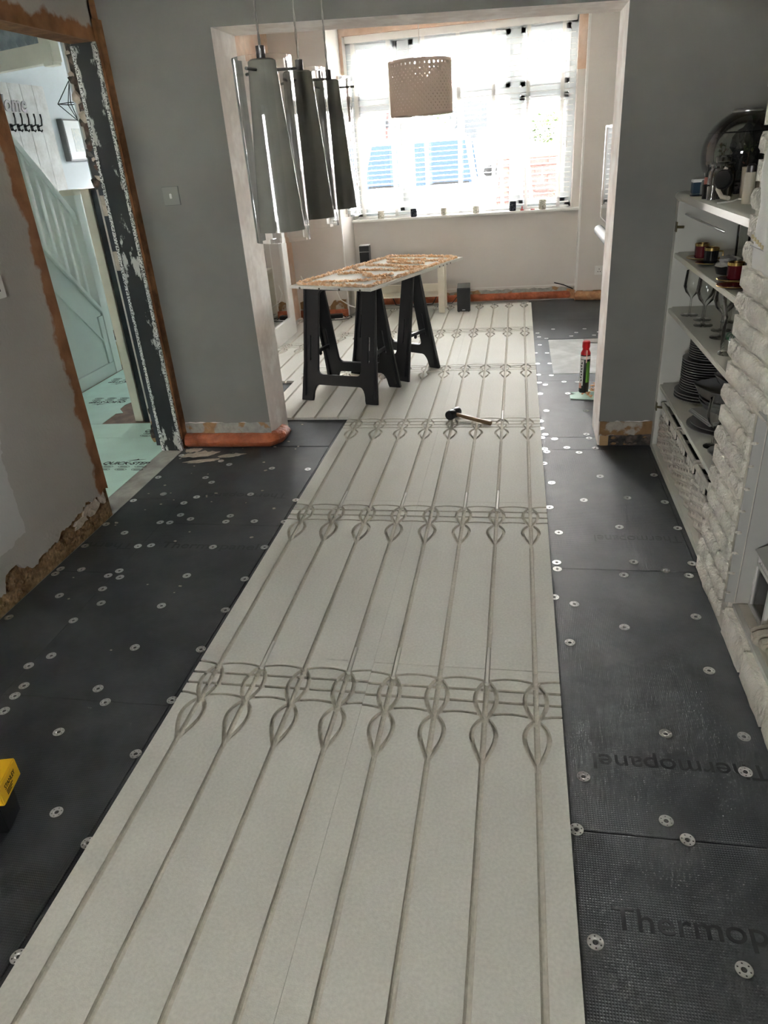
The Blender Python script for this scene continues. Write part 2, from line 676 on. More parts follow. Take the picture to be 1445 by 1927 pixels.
M_SPL = splash_mat('black_membrane_smeared_with_filler', -1.135, -0.995, 'X', 0.17)
M_BEAD = mat('perforated_corner_bead', (0.62, 0.63, 0.61), 0.5, color2=(0.03, 0.03, 0.03), cscale=150, cmix=(0.53, 0.56), detail=1.0)
jam = struct(B().box((-1.13, 2.282, -0.03), (-1.0, 2.302, 2.06)).build('trim_1', M_SPL))
for x in (-1.124, -1.006):
    bd = B()
    bd.box((x - 0.008, 2.279, -0.03), (x + 0.008, 2.283, 2.05))
    bd.build('corner_bead', M_BEAD, jam)
B().box((-1.004, 2.277, -0.03), (-0.997, 2.30, 2.05)).build('corner_bead', M_BEAD, jam)
# brown plaster strip between the jamb and the pier
B().box((-1.0, 2.29, 0.05), (-0.985, 2.357, 2.15)).build('plaster_strip', M_SOFFIT, jam)

# ---- wall_arch: piers and header between dining room and lounge
ZL, ZR = 2.075, 2.005
XL, XR = -0.45, 1.425
wa = B()
wa.box((-1.0, 2.36, -0.05), (XL, 2.68, 2.56), 1)
wa.box((XR, 2.36, -0.05), (2.12, 2.68, 2.56), 1)
wa.hexa([(XL, 2.36, ZL), (XL, 2.36, 2.56), (XL, 2.68, ZL), (XL, 2.68, 2.56), (XR, 2.36, ZR), (XR, 2.36, 2.56), (XR, 2.68, ZR), (XR, 2.68, 2.56)], 1)
lowp = edge_line([(-1.0, 0.13), (-0.9, 0.133), (-0.7, 0.128), (XL, 0.13)], 0.015, 0.006, 9)
wa.prism(lowp + [(XL, 2.5), (-1.0, 2.5)], 2.356, 2.36, 'y', 0)
wa.hexa([(XL, 2.356, ZL), (XL, 2.356, 2.5), (XL, 2.36, ZL), (XL, 2.36, 2.5), (XR, 2.356, ZR), (XR, 2.356, 2.5), (XR, 2.36, ZR), (XR, 2.36, 2.5)], 0)
lowr = edge_line([(XR, 0.12), (1.55, 0.122), (1.71, 0.118), (2.12, 0.12)], 0.015, 0.006, 19)
wa.prism(lowr + [(2.12, 2.5), (XR, 2.5)], 2.356, 2.36, 'y', 0)
wall_arch = struct(wa.build('wall_arch', [M_GREY, M_PLASTER]))
M_BAND = mat('scraped_skirting_line', (0.36, 0.35, 0.32), 0.85, color2=(0.36, 0.22, 0.11), cscale=9, cmix=(0.56, 0.6), var=0.15, vscale=35, bump=0.5, bscale=70)
M_BAND2 = mat('scraped_skirting_line_brown', (0.42, 0.37, 0.31), 0.85, color2=(0.27, 0.155, 0.07), cscale=11, cmix=(0.45, 0.5), var=0.15, vscale=35, bump=0.5, bscale=70)
top = edge_line([(-0.985, 0.128), (XL, 0.128)], 0.02, 0.006, 4)
bot = edge_line([(XL + 0.002, 0.05), (-0.985, 0.05)], 0.02, 0.01, 5)
B().prism(top + bot, 2.352, 2.36, 'y').build('scraped_band', M_BAND, wall_arch)
top = edge_line([(XR + 0.005, 0.118), (1.715, 0.118)], 0.02, 0.005, 14)
bot = edge_line([(1.715, 0.042), (XR + 0.005, 0.042)], 0.02, 0.01, 15)
B().prism(top + bot, 2.350, 2.36, 'y').build('scraped_band', M_BAND2, wall_arch)
B().box((XR + 0.01, 2.35, -0.02), (XR + 0.055, 2.36, 0.04)).build('timber_block', M_WOOD, wall_arch, bevel=0.002)
gap = B().box((XR + 0.055, 2.354, -0.02), (1.715, 2.362, 0.045))
gap.build('rubble_gap', M_RUBD, wall_arch)
for k in range(12):
    B().blob((0, 0, 0), random.uniform(0.006, 0.014), 1, 0.7, (1.3, 0.6, 0.8), k).build('rubble_lump', M_RUBD if k % 3 else M_RUB, wall_arch, loc=(random.uniform(XR + 0.07, 1.70), 2.352, random.uniform(-0.01, 0.03)))

# ---- lounge shell
wf = B()
WX0, WX1, WZ0, WZ1 = -0.72, 1.50, 0.845, 2.50
wf.box((-0.84, 6.50, -0.05), (1.60, 6.80, WZ0), 0)
wf.box((-0.84, 6.50, WZ1), (1.60, 6.80, 2.56), 1)
wf.box((-0.84, 6.50, WZ0), (WX0, 6.80, WZ1), 0)
wf.box((WX1, 6.50, WZ0), (1.60, 6.80, WZ1), 0)
wf.box((-1.27, 5.90, -0.05), (-0.745, 6.80, 2.56), 0)
wf.hexa([(-0.745, 5.90, -0.05), (-0.745, 5.90, 2.56), (-0.84, 6.5, -0.05), (-0.84, 6.5, 2.56), (-0.735, 5.90, -0.05), (-0.735, 5.90, 2.56), (-0.825, 6.5, -0.05), (-0.825, 6.5, 2.56)], 2)
wf.box((1.59, 6.40, -0.05), (2.12, 6.80, 2.56), 0)
wf.box((1.572, 6.40, -0.05), (1.592, 6.52, 2.56), 2)
wall_front = struct(wf.build('wall_front', [M_LOUNGE, M_PEACH, M_WHITE]))
# bare peach plaster patches round the window head
B().box((WX1 - 0.005, 6.493, 2.05), (1.573, 6.50, 2.50)).build('plaster_patch', M_PEACH, wall_front)
B().box((-0.825, 6.493, 1.95), (WX0 + 0.005, 6.50, 2.50)).build('plaster_patch', M_PEACH, wall_front)
B().box((1.59, 6.391, -0.02), (1.90, 6.40, 0.07)).build('skirting_scar', M_BAND2, wall_front)
tp = edge_line([(-0.80, 0.075), (1.58, 0.10)], 0.03, 0.012, 24)
B().prism(tp + [(1.58, -0.02), (-0.80, -0.02)], 6.493, 6.50, 'y').build('skirting_scar', M_BAND, wall_front)
B().box((-0.7, 6.494, 0.115), (1.58, 6.5, 0.122)).build('skirting_line', M_WHITE, wall_front)
tp = edge_line([(-1.25, 0.16), (-1.12, 0.17), (-1.05, 0.10), (-0.93, 0.11), (-0.85, 0.16), (-0.75, 0.17)], 0.02, 0.02, 29)
B().prism(tp + [(-0.75, -0.02), (-1.25, -0.02)], 5.89, 5.90, 'y').build('broken_plaster', M_BAND2, wall_front)

wll = B()
wll.box((-1.40, 2.68, -0.05), (-1.27, 4.30, 2.56), 0)
wll.box((-1.40, 4.30, -0.05), (-1.27, 5.92, 2.56), 1)
struct(wll.build('wall_lounge_left', [M_LOUNGE, M_PEACH]))
struct(B().box((2.10, -3.5, -0.05), (2.22, 6.80, 2.56)).build('wall_right', M_GREY))
ce = B()
ce.box((-1.13, -3.5, 2.5), (2.22, 2.36, 2.6))
ce.box((-1.45, 2.36, 2.56), (2.22, 6.80, 2.66))
struct(ce.build('ceiling', M_CEIL))
# wall behind the camera with an unseen window, its size set for the light
wb = B()
GX0, GX1, GZ0, GZ1 = 0.0, 0.70, 1.1, 1.8
wb.box((-1.13, -3.6, -0.05), (GX0, -3.5, 2.5))
wb.box((GX1, -3.6, -0.05), (2.22, -3.5, 2.5))
wb.box((GX0, -3.6, GZ1), (GX1, -3.5, 2.5))
wb.box((GX0, -3.6, -0.05), (GX1, -3.5, GZ0))
struct(wb.build('wall_back', M_GREY))
gd = B()
for x in (GX0, GX1 - 0.05):
    gd.box((x, -3.58, GZ0), (x + 0.05, -3.52, GZ1))
gd.box((GX0, -3.58, GZ0), (GX1, -3.52, GZ0 + 0.05))
gd.box((GX0, -3.58, GZ1 - 0.05), (GX1, -3.52, GZ1))
win_g = struct(gd.build('window_3', M_UPVC))
B().box((GX0 + 0.05, -3.556, GZ0 + 0.05), (GX1 - 0.05, -3.55, GZ1 - 0.05)).build('pane', M_THIN, win_g)

# ---- floor slab, insulation boards, heating panels, washers
fl = B()
fl.box((-1.13, -3.5, -0.06), (2.10, 2.36, -0.029))
fl.box((-1.40, 2.36, -0.06), (2.10, 6.52, -0.029))
floor = struct(fl.build('floor', M_CONC))


def insulation_mat():
    m = bpy.data.materials.new('black_embossed_insulation')
    m.use_nodes = True
    t = m.node_tree
    b = t.nodes['Principled BSDF']
    b.inputs['Roughness'].default_value = 0.42
    b.inputs['Specular IOR Level'].default_value = 0.45
    g = N(t, 'NewGeometry')
    s = N(t, 'SeparateXYZ')
    t.links.new(g.outputs['Position'], s.inputs[0])

    def sinw(o, pitch):
        a = N(t, 'Math', operation='MULTIPLY')
        a.inputs[1].default_value = 2 * PI / pitch
        t.links.new(o, a.inputs[0])
        c = N(t, 'Math', operation='SINE')
        t.links.new(a.outputs[0], c.inputs[0])
        return c.outputs[0]
    sx = sinw(s.outputs['X'], 0.0062)
    sy = sinw(s.outputs['Y'], 0.0062)
    mu = N(t, 'Math', operation='MAXIMUM')
    t.links.new(sx, mu.inputs[0])
    t.links.new(sy, mu.inputs[1])
    bp = N(t, 'Bump')
    bp.inputs['Strength'].default_value = 0.36
    bp.inputs['Distance'].default_value = 0.0010
    t.links.new(mu.outputs[0], bp.inputs['Height'])
    t.links.new(bp.outputs[0], b.inputs['Normal'])
    n = N(t, 'TexNoise')
    n.inputs['Scale'].default_value = 3.2
    n.inputs['Detail'].default_value = 8
    n.inputs['Roughness'].default_value = 0.65
    t.links.new(g.outputs['Position'], n.inputs['Vector'])
    r = N(t, 'ValToRGB')
    e = r.color_ramp.elements
    e[0].position, e[1].position = 0.42, 0.72
    e[0].color = (0.026, 0.029, 0.031, 1)
    e[1].color = (0.068, 0.073, 0.076, 1)
    t.links.new(n.outputs['Fac'], r.inputs[0])
    # pale dust and plaster scuffs
    n2 = N(t, 'TexNoise')
    n2.inputs['Scale'].default_value = 26
    n2.inputs['Detail'].default_value = 6
    n2.inputs['Roughness'].default_value = 0.7
    t.links.new(g.outputs['Position'], n2.inputs['Vector'])
    r2 = N(t, 'ValToRGB')
    r2.color_ramp.elements[0].position = 0.70
    r2.color_ramp.elements[1].position = 0.80
    t.links.new(n2.outputs['Fac'], r2.inputs[0])
    k = N(t, 'Math', operation='MULTIPLY')
    k.inputs[1].default_value = 0.5
    t.links.new(r2.outputs[0], k.inputs[0])
    mx = N(t, 'MixRGB')
    mx.inputs[2].default_value = (0.33, 0.32, 0.30, 1)
    t.links.new(k.outputs[0], mx.inputs[0])
    t.links.new(r.outputs[0], mx.inputs[1])
    t.links.new(mx.outputs[0], b.inputs['Base Color'])
    rr = N(t, 'MapRange')
    rr.inputs['To Min'].default_value = 0.44
    rr.inputs['To Max'].default_value = 0.62
    t.links.new(n.outputs['Fac'], rr.inputs['Value'])
    t.links.new(rr.outputs[0], b.inputs['Roughness'])
    return m


M_INS = insulation_mat()
ZI = -0.018
BOARDS = []


def ins_board(x0, y0, x1, y1, dz=0.0):
    w, l = x1 - x0 - 0.002, y1 - y0 - 0.002
    o = B().box((-w / 2, -l / 2, -0.010), (w / 2, l / 2, 0)).build('insulation_board', M_INS, floor, bevel=0.0008, loc=((x0 + x1) / 2, (y0 + y1) / 2, ZI + dz))
    BOARDS.append((x0, y0, x1, y1, o))
    return o


for y0, y1 in ((-3.4, -2.25), (-2.25, -1.05), (-1.05, 0.155), (0.155, 1.36), (1.36, 2.34)):
    ins_board(-0.70, y0, -0.10, y1)
for y0, y1 in ((-3.4, -1.5), (-1.5, -0.29), (-0.29, 0.915), (0.915, 1.62), (1.62, 2.33)):
    ins_board(-1.0, y0, -0.70, y1, -0.0006)
for y0, y1 in ((-3.4, -1.4), (-1.4, -0.172), (-0.172, 1.055), (1.055, 2.292)):
    ins_board(1.10, y0, 1.68, y1)
ins_board(1.68, 1.055, 1.72, 2.292)
for y0, y1 in ((2.292, 2.478), (2.478, 3.56), (3.56, 3.72)):
    ins_board(1.10, y0, 1.70, y1, -0.0006)
ins_board(1.10, 3.72, 1.245, 4.74)
ins_board(1.10, 4.74, 1.71, 5.45)
ins_board(1.10, 5.45, 2.0, 6.40)
ins_board(1.70, 5.04, 2.09, 5.45)
for y0, y1 in ((2.345, 2.95), (2.95, 4.15)):
    ins_board(-0.70, y0, -0.10, y1)
for y0, y1 in ((2.69, 3.3), (3.3, 4.5)):
    ins_board(-1.26, y0, -0.70, y1, -0.0006)
ins_board(-0.10, -3.4, 1.10, 6.3, -0.001)
B().box((-0.225, -0.5, -0.012), (0.225, 0.5, 0)).build('hearth_slab', M_HEARTH, floor, bevel=0.002, loc=(1.47, 4.23, ZI))
B().prism([(-0.05, -0.03), (0.10, -0.07), (0.10, 0.10), (-0.07, 0.09)], 0, 0.004).build('hearth_chip', M_CONC, floor, loc=(1.60, 4.62, ZI))


def board_at(x, y):
    best = None
    for x0, y0, x1, y1, o in BOARDS:
        if x0 <= x <= x1 and y0 <= y <= y1 and (x1 - x0) < 1.0:
            best = o
    return best


def thermo(x, y, rz, width, body='Thermopanel'):
    me = fit_text(text_mesh(body, 0.075, 0.0003, bold=0.0007), width)
    o = link_mesh('printed_lettering', me, M_DINK)
    brd = board_at(x, y)
    if brd is not None:
        o.parent = brd
        o.location = (x - brd.location.x, y - brd.location.y, 0.0003)
    else:
        o.parent = floor
        o.location = (x, y, ZI + 0.0003)
    o.rotation_euler = (0, 0, rz)


thermo(1.20, -0.415, 0.0, 0.45)
thermo(-0.16, 1.70, PI, 0.45)
thermo(-0.60, 1.135, 0.0, 0.46)
thermo(-0.735, 1.165, PI, 0.25, 'Therm')
thermo(1.665, 1.335, PI, 0.35)
thermo(1.65, 0.085, PI, 0.45)

# grooved gypsum heating panel, the grooves cut into one mesh that all panels share
def cutter(builder):
    return builder.build('cutter', M_CONC)


def make_panel_mesh():
    base = B().box((0, -0.8, -0.0175), (0.5992, 0.3988, 0)).build('panel_source', M_CONC)
    G = [0.075 + 0.15 * k for k in range(4)]
    HI = 0.02
    cs = []
    # pipe runs (rounded bottoms)
    b = B()
    for gx in G:
        b.tube([(gx, -0.85, -0.0060), (gx, 0.45, -0.0060)], 0.0083, 10)
    cs.append(cutter(b))
    b = B()
    for gx in G:
        b.box((gx - 0.0083, -0.86, -0.0059), (gx + 0.0083, 0.46, HI))
    cs.append(cutter(b))

    def arc(side, y0, y1, w, pw):
        pts = []
        for i in range(19):
            t = i / 18
            y = y0 + (y1 - y0) * t
            u = t ** pw
            pts.append((side * w * math.sin(PI * u) ** 0.72 if 0 < t < 1 else 0.0, y))
        return pts
    for j, (side, y0, y1, w, pw) in enumerate(((1, -0.004, 0.178, 0.0345, 1.45), (-1, -0.004, 0.178, 0.0345, 1.45), (1, 0.172, 0.340, 0.0325, 1.1), (-1, 0.172, 0.340, 0.0325, 1.1))):
        b = B()
        for gx in G:
            p = [(gx + side * 0.0 + a, c) for a, c in arc(side, y0, y1, w, pw)]
            b.ribbon(p, 0.0140, -0.0128 - 0.0003 * j, HI + 0.001 * j)
        cs.append(cutter(b))
    b = B()
    for yy in (0.247, 0.299):
        b.box((-0.02, yy - 0.006, -0.0118), (0.62, yy + 0.006, HI + 0.006))
    cs.append(cutter(b))
    b = B()
    for yy in (0.183, 0.337):
        pts = []
        for i in range(65):
            x = -0.02 + 0.64 * i / 64
            ph = ((x - 0.075) / 0.15) % 1.0
            pts.append((x, yy + 0.017 * math.sin(PI * ph) ** 0.7))
        b.ribbon(pts, 0.0105, -0.0122, HI + 0.008)
    cs.append(cutter(b))
    for c in cs:
        md = base.modifiers.new('cut', 'BOOLEAN')
        md.operation = 'DIFFERENCE'
        md.solver = 'EXACT'
        md.object = c
    dg = bpy.context.evaluated_depsgraph_get()
    me = bpy.data.meshes.new_from_object(base.evaluated_get(dg))
    bpy.data.objects.remove(base)
    for c in cs:
        bpy.data.objects.remove(c)
    me.materials.clear()
    for p_ in me.polygons:
        c_ = p_.center
        side_ = c_.x < 0.0008 or c_.x > 0.5984 or c_.y < -0.7992 or c_.y > 0.398 or c_.z < -0.0172
        p_.material_index = 1 if (c_.z < -0.0006 and not side_) else 0
    return me


def gypsum_mat():
    m = mat('cream_gypsum_fibre_panel', (0.63, 0.625, 0.58), 0.85, color2=(0.60, 0.59, 0.54), cscale=2.5, cmix=(0.35, 0.7), var=0.07, vscale=120, bump=0.12, bscale=320)
    mat('milled_gypsum_groove', (0.55, 0.525, 0.46), 0.9, var=0.10, vscale=90, bump=0.2, bscale=200)
    return m


M_GYP = gypsum_mat()
PM = make_panel_mesh()
PM.materials.append(M_GYP)
PM.materials.append(MATS['milled_gypsum_groove'])


def panel(x, y, name='heating_panel'):
    o = bpy.data.objects.new(name, PM)
    COL.objects.link(o)
    o.parent = floor
    o.location = (x, y, 0)
    return o


X0 = -0.075
for k in range(-1, 6):
    dyl = 0.006 if k == 0 else 0.0
    for c in range(2):
        if k == 5:
            continue
        panel(X0 + 0.6 * c, 1.2 * k + (0.005 - 0.007 * c if k == 0 else 0.0))


def clipped_panel(x, y, ymax):
    bm = bmesh.new()
    bm.from_mesh(PM)
    bmesh.ops.bisect_plane(bm, geom=bm.verts[:] + bm.edges[:] + bm.faces[:], plane_co=(0, ymax - y, 0), plane_no=(0, 1, 0), clear_outer=True)
    bmesh.ops.holes_fill(bm, edges=[e for e in bm.edges if e.is_boundary], sides=0)
    me = bpy.data.meshes.new('heating_panel')
    bm.to_mesh(me)
    bm.free()
    me.materials.append(M_GYP)
    me.materials.append(MATS['milled_gypsum_groove'])
    o = bpy.data.objects.new('heating_panel', me)
    COL.objects.link(o)
    o.parent = floor
    o.location = (x, y, 0)


clipped_panel(X0, 6.0, 6.23)
clipped_panel(X0 + 0.6, 6.0, 6.23)
# columns to the left inside the lounge
panel(X0 - 0.6, 3.595)
panel(X0 - 0.6, 4.795)
clipped_panel(X0 - 0.6, 5.995, 6.15)
panel(X0 - 1.195, 4.41)
clipped_panel(X0 - 1.195, 5.61, 5.88)
# strip under the pier side is a plain board reaching y = 2.79
# washers
def washer_mesh():
    ro, n = 0.0175, 24
    outer = [(ro * math.cos(2 * PI * i / n), ro * math.sin(2 * PI * i / n)) for i in range(n)]
    holes = []
    for k in range(6):
        a = PI / 6 + k * PI / 3
        cx, cy = 0.0128 * math.cos(a), 0.0128 * math.sin(a)
        holes.append([(cx + 0.0021 * math.cos(2 * PI * i / 8), cy + 0.0021 * math.sin(2 * PI * i / 8)) for i in range(8)])
    holes.append([(0.0085 * math.cos(2 * PI * i / 16), 0.0085 * math.sin(2 * PI * i / 16)) for i in range(16)])
    me = flat_poly(outer, holes, 0.0012)
    b = B()
    b.lathe([(0.0085, 0.0006), (0.0080, 0.0013), (0.0070, 0.0006), (0.0052, -0.0016), (0.0, -0.0016)], 16)
    b.bm.from_mesh(me)
    me2 = bpy.data.meshes.new('fixing_washer')
    b.bm.to_mesh(me2)
    b.bm.free()
    for p in me2.polygons:
        p.use_smooth = False
    me2.materials.append(M_STEEL)
    return me2


WM = washer_mesh()
_s = B().lathe([(0.0, 0.0012), (0.0028, 0.0010), (0.0042, -0.0008), (0.0042, -0.0014)], 12)
sm = bpy.data.meshes.new('screw_head')
_s.bm.to_mesh(sm)
_s.bm.free()
sm.materials.append(M_SCREW)
WASH = [(-0.98,1.34),(-0.84,1.26),(-0.97,1.13),(-0.97,0.93),(-0.97,0.89),(-0.87,0.93),(-0.72,0.89),(-0.85,0.73),(-0.69,0.79),(-0.64,0.69),(-0.69,0.57),(-0.97,0.57),(-0.36,0.43),(-0.65,0.36),(-0.7,0.3),(-0.65,0.2),(-0.65,0.15),(-0.64,0.08),(-0.38,0.21),(-0.32,0.15),(-0.1,0.18),(-0.11,0.44),(-0.4,0.01),(-0.11,-0.05),(-0.23,-0.27),(-0.09,-0.35),(-0.09,-0.64),(-0.97,2.2),(-0.97,1.89),(-0.84,1.68),(-0.97,1.6),(-0.69,1.89),(-0.63,1.83),(-0.35,2.02),(-0.14,2.01),(-0.64,1.65),(-0.68,1.58),(-0.36,1.69),(-0.1,1.63),(-0.64,1.45),(-0.57,1.41),(-0.71,1.37),(-0.66,1.37),(-0.38,1.45),(-0.38,1.39),(-0.24,1.4),(-0.09,1.4),(-0.71,1.14),(-0.65,1.15),(-0.35,1.15),(-0.11,1.16),(-0.69,0.93),(-0.66,0.88),(-0.37,0.91),(-0.11,0.9),(-0.38,0.69),(-0.11,0.68),(-0.62,2.07),(-0.69,2.12),(1.14,2.3),(1.26,2.32),(1.41,2.31),(1.15,2.26),(1.32,2.25),(1.13,2.1),(1.4,1.94),(1.66,1.96),(1.16,1.86),(1.3,1.67),(1.5,1.7),(1.66,1.66),(1.14,1.59),(1.43,1.41),(1.67,1.41),(1.17,1.35),(1.15,1.1),(1.15,1.05),(1.45,1.12),(1.56,1.06),(1.67,1.12),(1.64,1.03),(1.4,1.02),(1.13,0.85),(1.2,0.81),(1.61,0.76),(1.36,0.68),(1.17,0.58),(1.41,0.18),(1.62,0.19),(1.59,0.47),(1.17,0.0),(1.59,0.06),(1.36,-0.12),(1.4,-0.17),(1.14,-0.17),(1.16,-0.45),(1.45,-0.47),(1.17,2.93),(1.41,2.92),(1.15,2.52),(1.2,2.45),(1.13,2.47),(1.38,2.52),(1.39,2.46),(1.13,2.74),(1.13,2.62),(1.14,3.27),(1.18,3.47),(1.14,3.52),(1.31,3.53),(1.4,3.52),(1.32,3.27),(1.14,3.71),(1.23,3.69),(1.14,4.0),(1.23,4.0),(1.22,4.3),(1.13,4.31),(1.17,4.56),(1.23,4.77),(1.17,4.83),(1.16,4.97),(1.3,5.1),(1.49,4.95),(1.44,4.83),(1.57,5.08),(1.63,4.84),(1.68,4.95)]
for i, (x, y) in enumerate(WASH):
    w = bpy.data.objects.new('fixing_washer', WM)
    COL.objects.link(w)
    w.parent = floor
    w.location = (x, y, ZI + 0.0008)
    w.rotation_euler = (random.uniform(-0.03, 0.03), random.uniform(-0.03, 0.03), random.uniform(0, 6))
    sc = bpy.data.objects.new('screw_head', sm)
    COL.objects.link(sc)
    sc.parent = w
# plaster crumbs and a smear of dried adhesive by the pier
for k in range(46):
    x, y = random.choice([(random.uniform(-0.97, -0.3), random.uniform(1.3, 2.28)), (random.uniform(-0.95, -0.15), random.uniform(0.2, 1.6)), (random.uniform(-0.65, -0.2), random.uniform(2.3, 2.75))])
    s = random.uniform(0.003, 0.009)
    B().blob((0, 0, 0), s, 1, 0.8, (1.3, 1, 0.35), k).build('plaster_crumb', M_FLAKE, floor, loc=(x, y, ZI + 0.001))
for k, (x, y, a, b_) in enumerate([(-0.86, 2.22, 0.14, 0.05), (-0.80, 2.12, 0.12, 0.028), (-0.66, 2.20, 0.09, 0.03), (-0.93, 2.28, 0.06, 0.04)]):
    pts = [(a * math.cos(t) * (0.8 + 0.5 * noise.noise(Vector((math.cos(t) * 2, math.sin(t) * 2, k)))), b_ * math.sin(t) * (0.8 + 0.6 * noise.noise(Vector((math.cos(t) * 3, math.sin(t) * 3, k + 5))))) for t in [2 * PI * i / 28 for i in range(28)]]
    B().prism(pts, 0, 0.0015).build('dried_plaster_smear', M_FLAKE, floor, loc=(x, y, ZI), rot=(0, 0, 0.25))
# concrete threshold in the doorway
B().box((-1.13, 1.46, -0.03), (-1.0, 2.28, -0.019)).build('threshold', M_CONC, floor)
# ================================================================== WINDOW, BLIND, SILL
win = thing('window_1', None, None)
del win['label'], win['category']
win['kind'] = 'structure'
FY0, FY1 = 6.66, 6.73
MX = [(-0.72, -0.655), (-0.21, -0.09), (0.88, 0.98), (1.435, 1.50)]
fr = B()
for x0, x1 in (MX[0], MX[3]):
    fr.box((x0, FY0, WZ0), (x1, FY1, WZ1))
fr.box((-0.72, FY0, WZ0), (1.50, FY1, WZ0 + 0.065))
fr.box((-0.72, FY0, WZ1 - 0.065), (1.50, FY1, WZ1))
fr.build('window_frame', M_UPVC, win, bevel=0.004)
for x0, x1 in MX[1:3]:
    B().box((x0, FY0 - 0.005, WZ0 + 0.065), (x1, FY1 + 0.005, WZ1 - 0.065)).build('mullion', M_UPVC, win, bevel=0.004)
bays = [(-0.655, -0.21), (-0.09, 0.88), (0.98, 1.435)]
for x0, x1 in bays:
    B().box((x0, FY0 - 0.002, 1.885), (x1, FY1 + 0.002, 1.965)).build('transom', M_UPVC, win, bevel=0.004)
for i, (x0, x1) in enumerate(bays):
    for z0, z1 in ((WZ0 + 0.065, 1.885), (1.965, WZ1 - 0.065)):
        if i != 1 or z0 > 1.9:
            s = B()
            w = 0.045
            s.box((x0, FY0 - 0.012, z0), (x0 + w, FY1 - 0.01, z1))
            s.box((x1 - w, FY0 - 0.012, z0), (x1, FY1 - 0.01, z1))
            s.box((x0, FY0 - 0.012, z0), (x1, FY1 - 0.01, z0 + w))
            s.box((x0, FY0 - 0.012, z1 - w), (x1, FY1 - 0.01, z1))
            s.build('sash', M_UPVC, win, bevel=0.003)
        B().box((x0 + 0.004, 6.693, z0 + 0.004), (x1 - 0.004, 6.699, z1 - 0.004)).build('pane', M_THIN, win)
B().box((-0.835, 6.44, 0.845), (1.585, 6.80, 0.868)).build('window_sill', M_WHITE, win, bevel=0.006)
hb = B().cyl((1.21, 6.64, 1.12), (1.21, 6.64, 1.25), 0.008).box((1.195, 6.642, 1.10), (1.225, 6.655, 1.16))
hb.build('window_handle', M_UPVC, win)

bl = thing('venetian_blind', 'white slatted venetian blind with cloth tapes hanging in the bay window', 'blind', (0.39, 6.575, 0.87))
BH = 1.60
sl = B().box((-1.085, -0.024, -0.0014), (1.085, 0.024, 0.0014)).build('slat', M_BLIND, bl, loc=(0, 0, 0.06), rot=(0.10, 0, 0))
ns = 33
pitch = (BH - 0.12) / ns
for k in range(1, ns):
    inst(sl, bl, (0, 0, 0.05 + k * pitch), (0.10 + random.uniform(-0.02, 0.02), 0, 0))
sl.location = (0, 0, 0.05)
sl.rotation_euler = (0.10, 0, 0)
B().box((-1.09, -0.034, BH - 0.03), (1.09, -0.024, BH + 0.045)).build('valance', M_BLIND, bl, bevel=0.003)
B().box((-1.085, -0.022, BH - 0.01), (1.085, 0.022, BH + 0.03)).build('head_rail', M_UPVC, bl)
B().box((-1.085, -0.026, 0.004), (1.085, 0.026, 0.020)).build('bottom_rail', M_BLIND, bl, bevel=0.004)
for x in (-1.02, -0.67, -0.335, 0.0, 0.335, 0.66, 0.98):
    t = B()
    t.box((x - 0.017, -0.0285, 0.005), (x + 0.017, -0.0275, BH - 0.03))
    t.box((x - 0.017, 0.0275, 0.005), (x + 0.017, 0.0285, BH - 0.03))
    t.build('ladder_tape', M_TAPE, bl)
for x, z in ((-0.98, 0.62), (1.01, 0.62), (1.04, 0.60), (-0.60, 0.40)):
    B().cyl((x, -0.04, z), (x, -0.04, BH - 0.02), 0.0013, n=6).lathe([(0.0, 0.0), (0.006, -0.004), (0.004, -0.03), (0.007, -0.06), (0.0, -0.064)], 10, (x, -0.04, z)).build('pull_cord', M_TAPE, bl, smooth=True)

# jars on the sill
M_JARG = mat('speckled_pale_glass', (0.62, 0.60, 0.52), 0.2, color2=(0.4, 0.38, 0.31), cscale=60, cmix=(0.5, 0.55))
M_JARD = mat('speckled_navy_glass', (0.02, 0.024, 0.035), 0.25, color2=(0.09, 0.1, 0.13), cscale=70, cmix=(0.55, 0.6))
M_WAX = mat('cream_wax', (0.7, 0.64, 0.5), 0.5)
JARS = [(-0.44, 0, 0.034, 0.075, 'leftmost pale mottled candle jar on the window sill'), (-0.093, 1, 0.033, 0.075, 'dark navy candle jar on the sill beneath the lampshade'),
        (0.22, 0, 0.033, 0.068, 'pale candle jar on the sill right of the navy jar below the lampshade'), (0.55, 0, 0.033, 0.068, 'pale candle jar at the middle of the sill, left of the tall dark jar'),
        (0.92, 1, 0.035, 0.088, 'taller dark candle jar standing near the right window mullion'), (1.215, 0, 0.036, 0.090, 'rightmost pale lattice candle jar on the window sill')]
for x, kind, r, h, lab in JARS:
    j = thing('candle_jar', lab, 'candle', (x, 6.49, 0.868), 0, 'candle jars on the window sill')
    B().lathe([(0.0, 0), (r * 0.9, 0), (r, 0.006), (r, h), (r - 0.003, h), (r - 0.003, h * 0.72), (0, h * 0.72)], 20).build('jar', M_JARD if kind else M_JARG, j, smooth=True)
    B().lathe([(0, h * 0.722), (r - 0.0035, h * 0.722), (r - 0.0035, h * 0.78), (0, h * 0.78)], 16).build('wax', M_WAX, j)
M_RED = mat('red_plastic', (0.45, 0.02, 0.015), 0.35)
tag(B().lathe([(0, 0), (0.018, 0), (0.018, 0.01), (0.006, 0.014), (0.005, 0.04), (0.0, 0.042)], 14).build('red_stopper', M_RED, loc=(1.015, 6.48, 0.868), smooth=True), 'small red plastic stopper on the sill right of the tall dark jar', 'stopper')
tag(B().lathe([(0, 0), (0.022, 0), (0.02, 0.008), (0, 0.012)], 14).build('red_disc', M_RED, loc=(1.12, 6.49, 0.868), smooth=True), 'flat red disc on the sill left of the rightmost jar', 'disc')
B_ = None

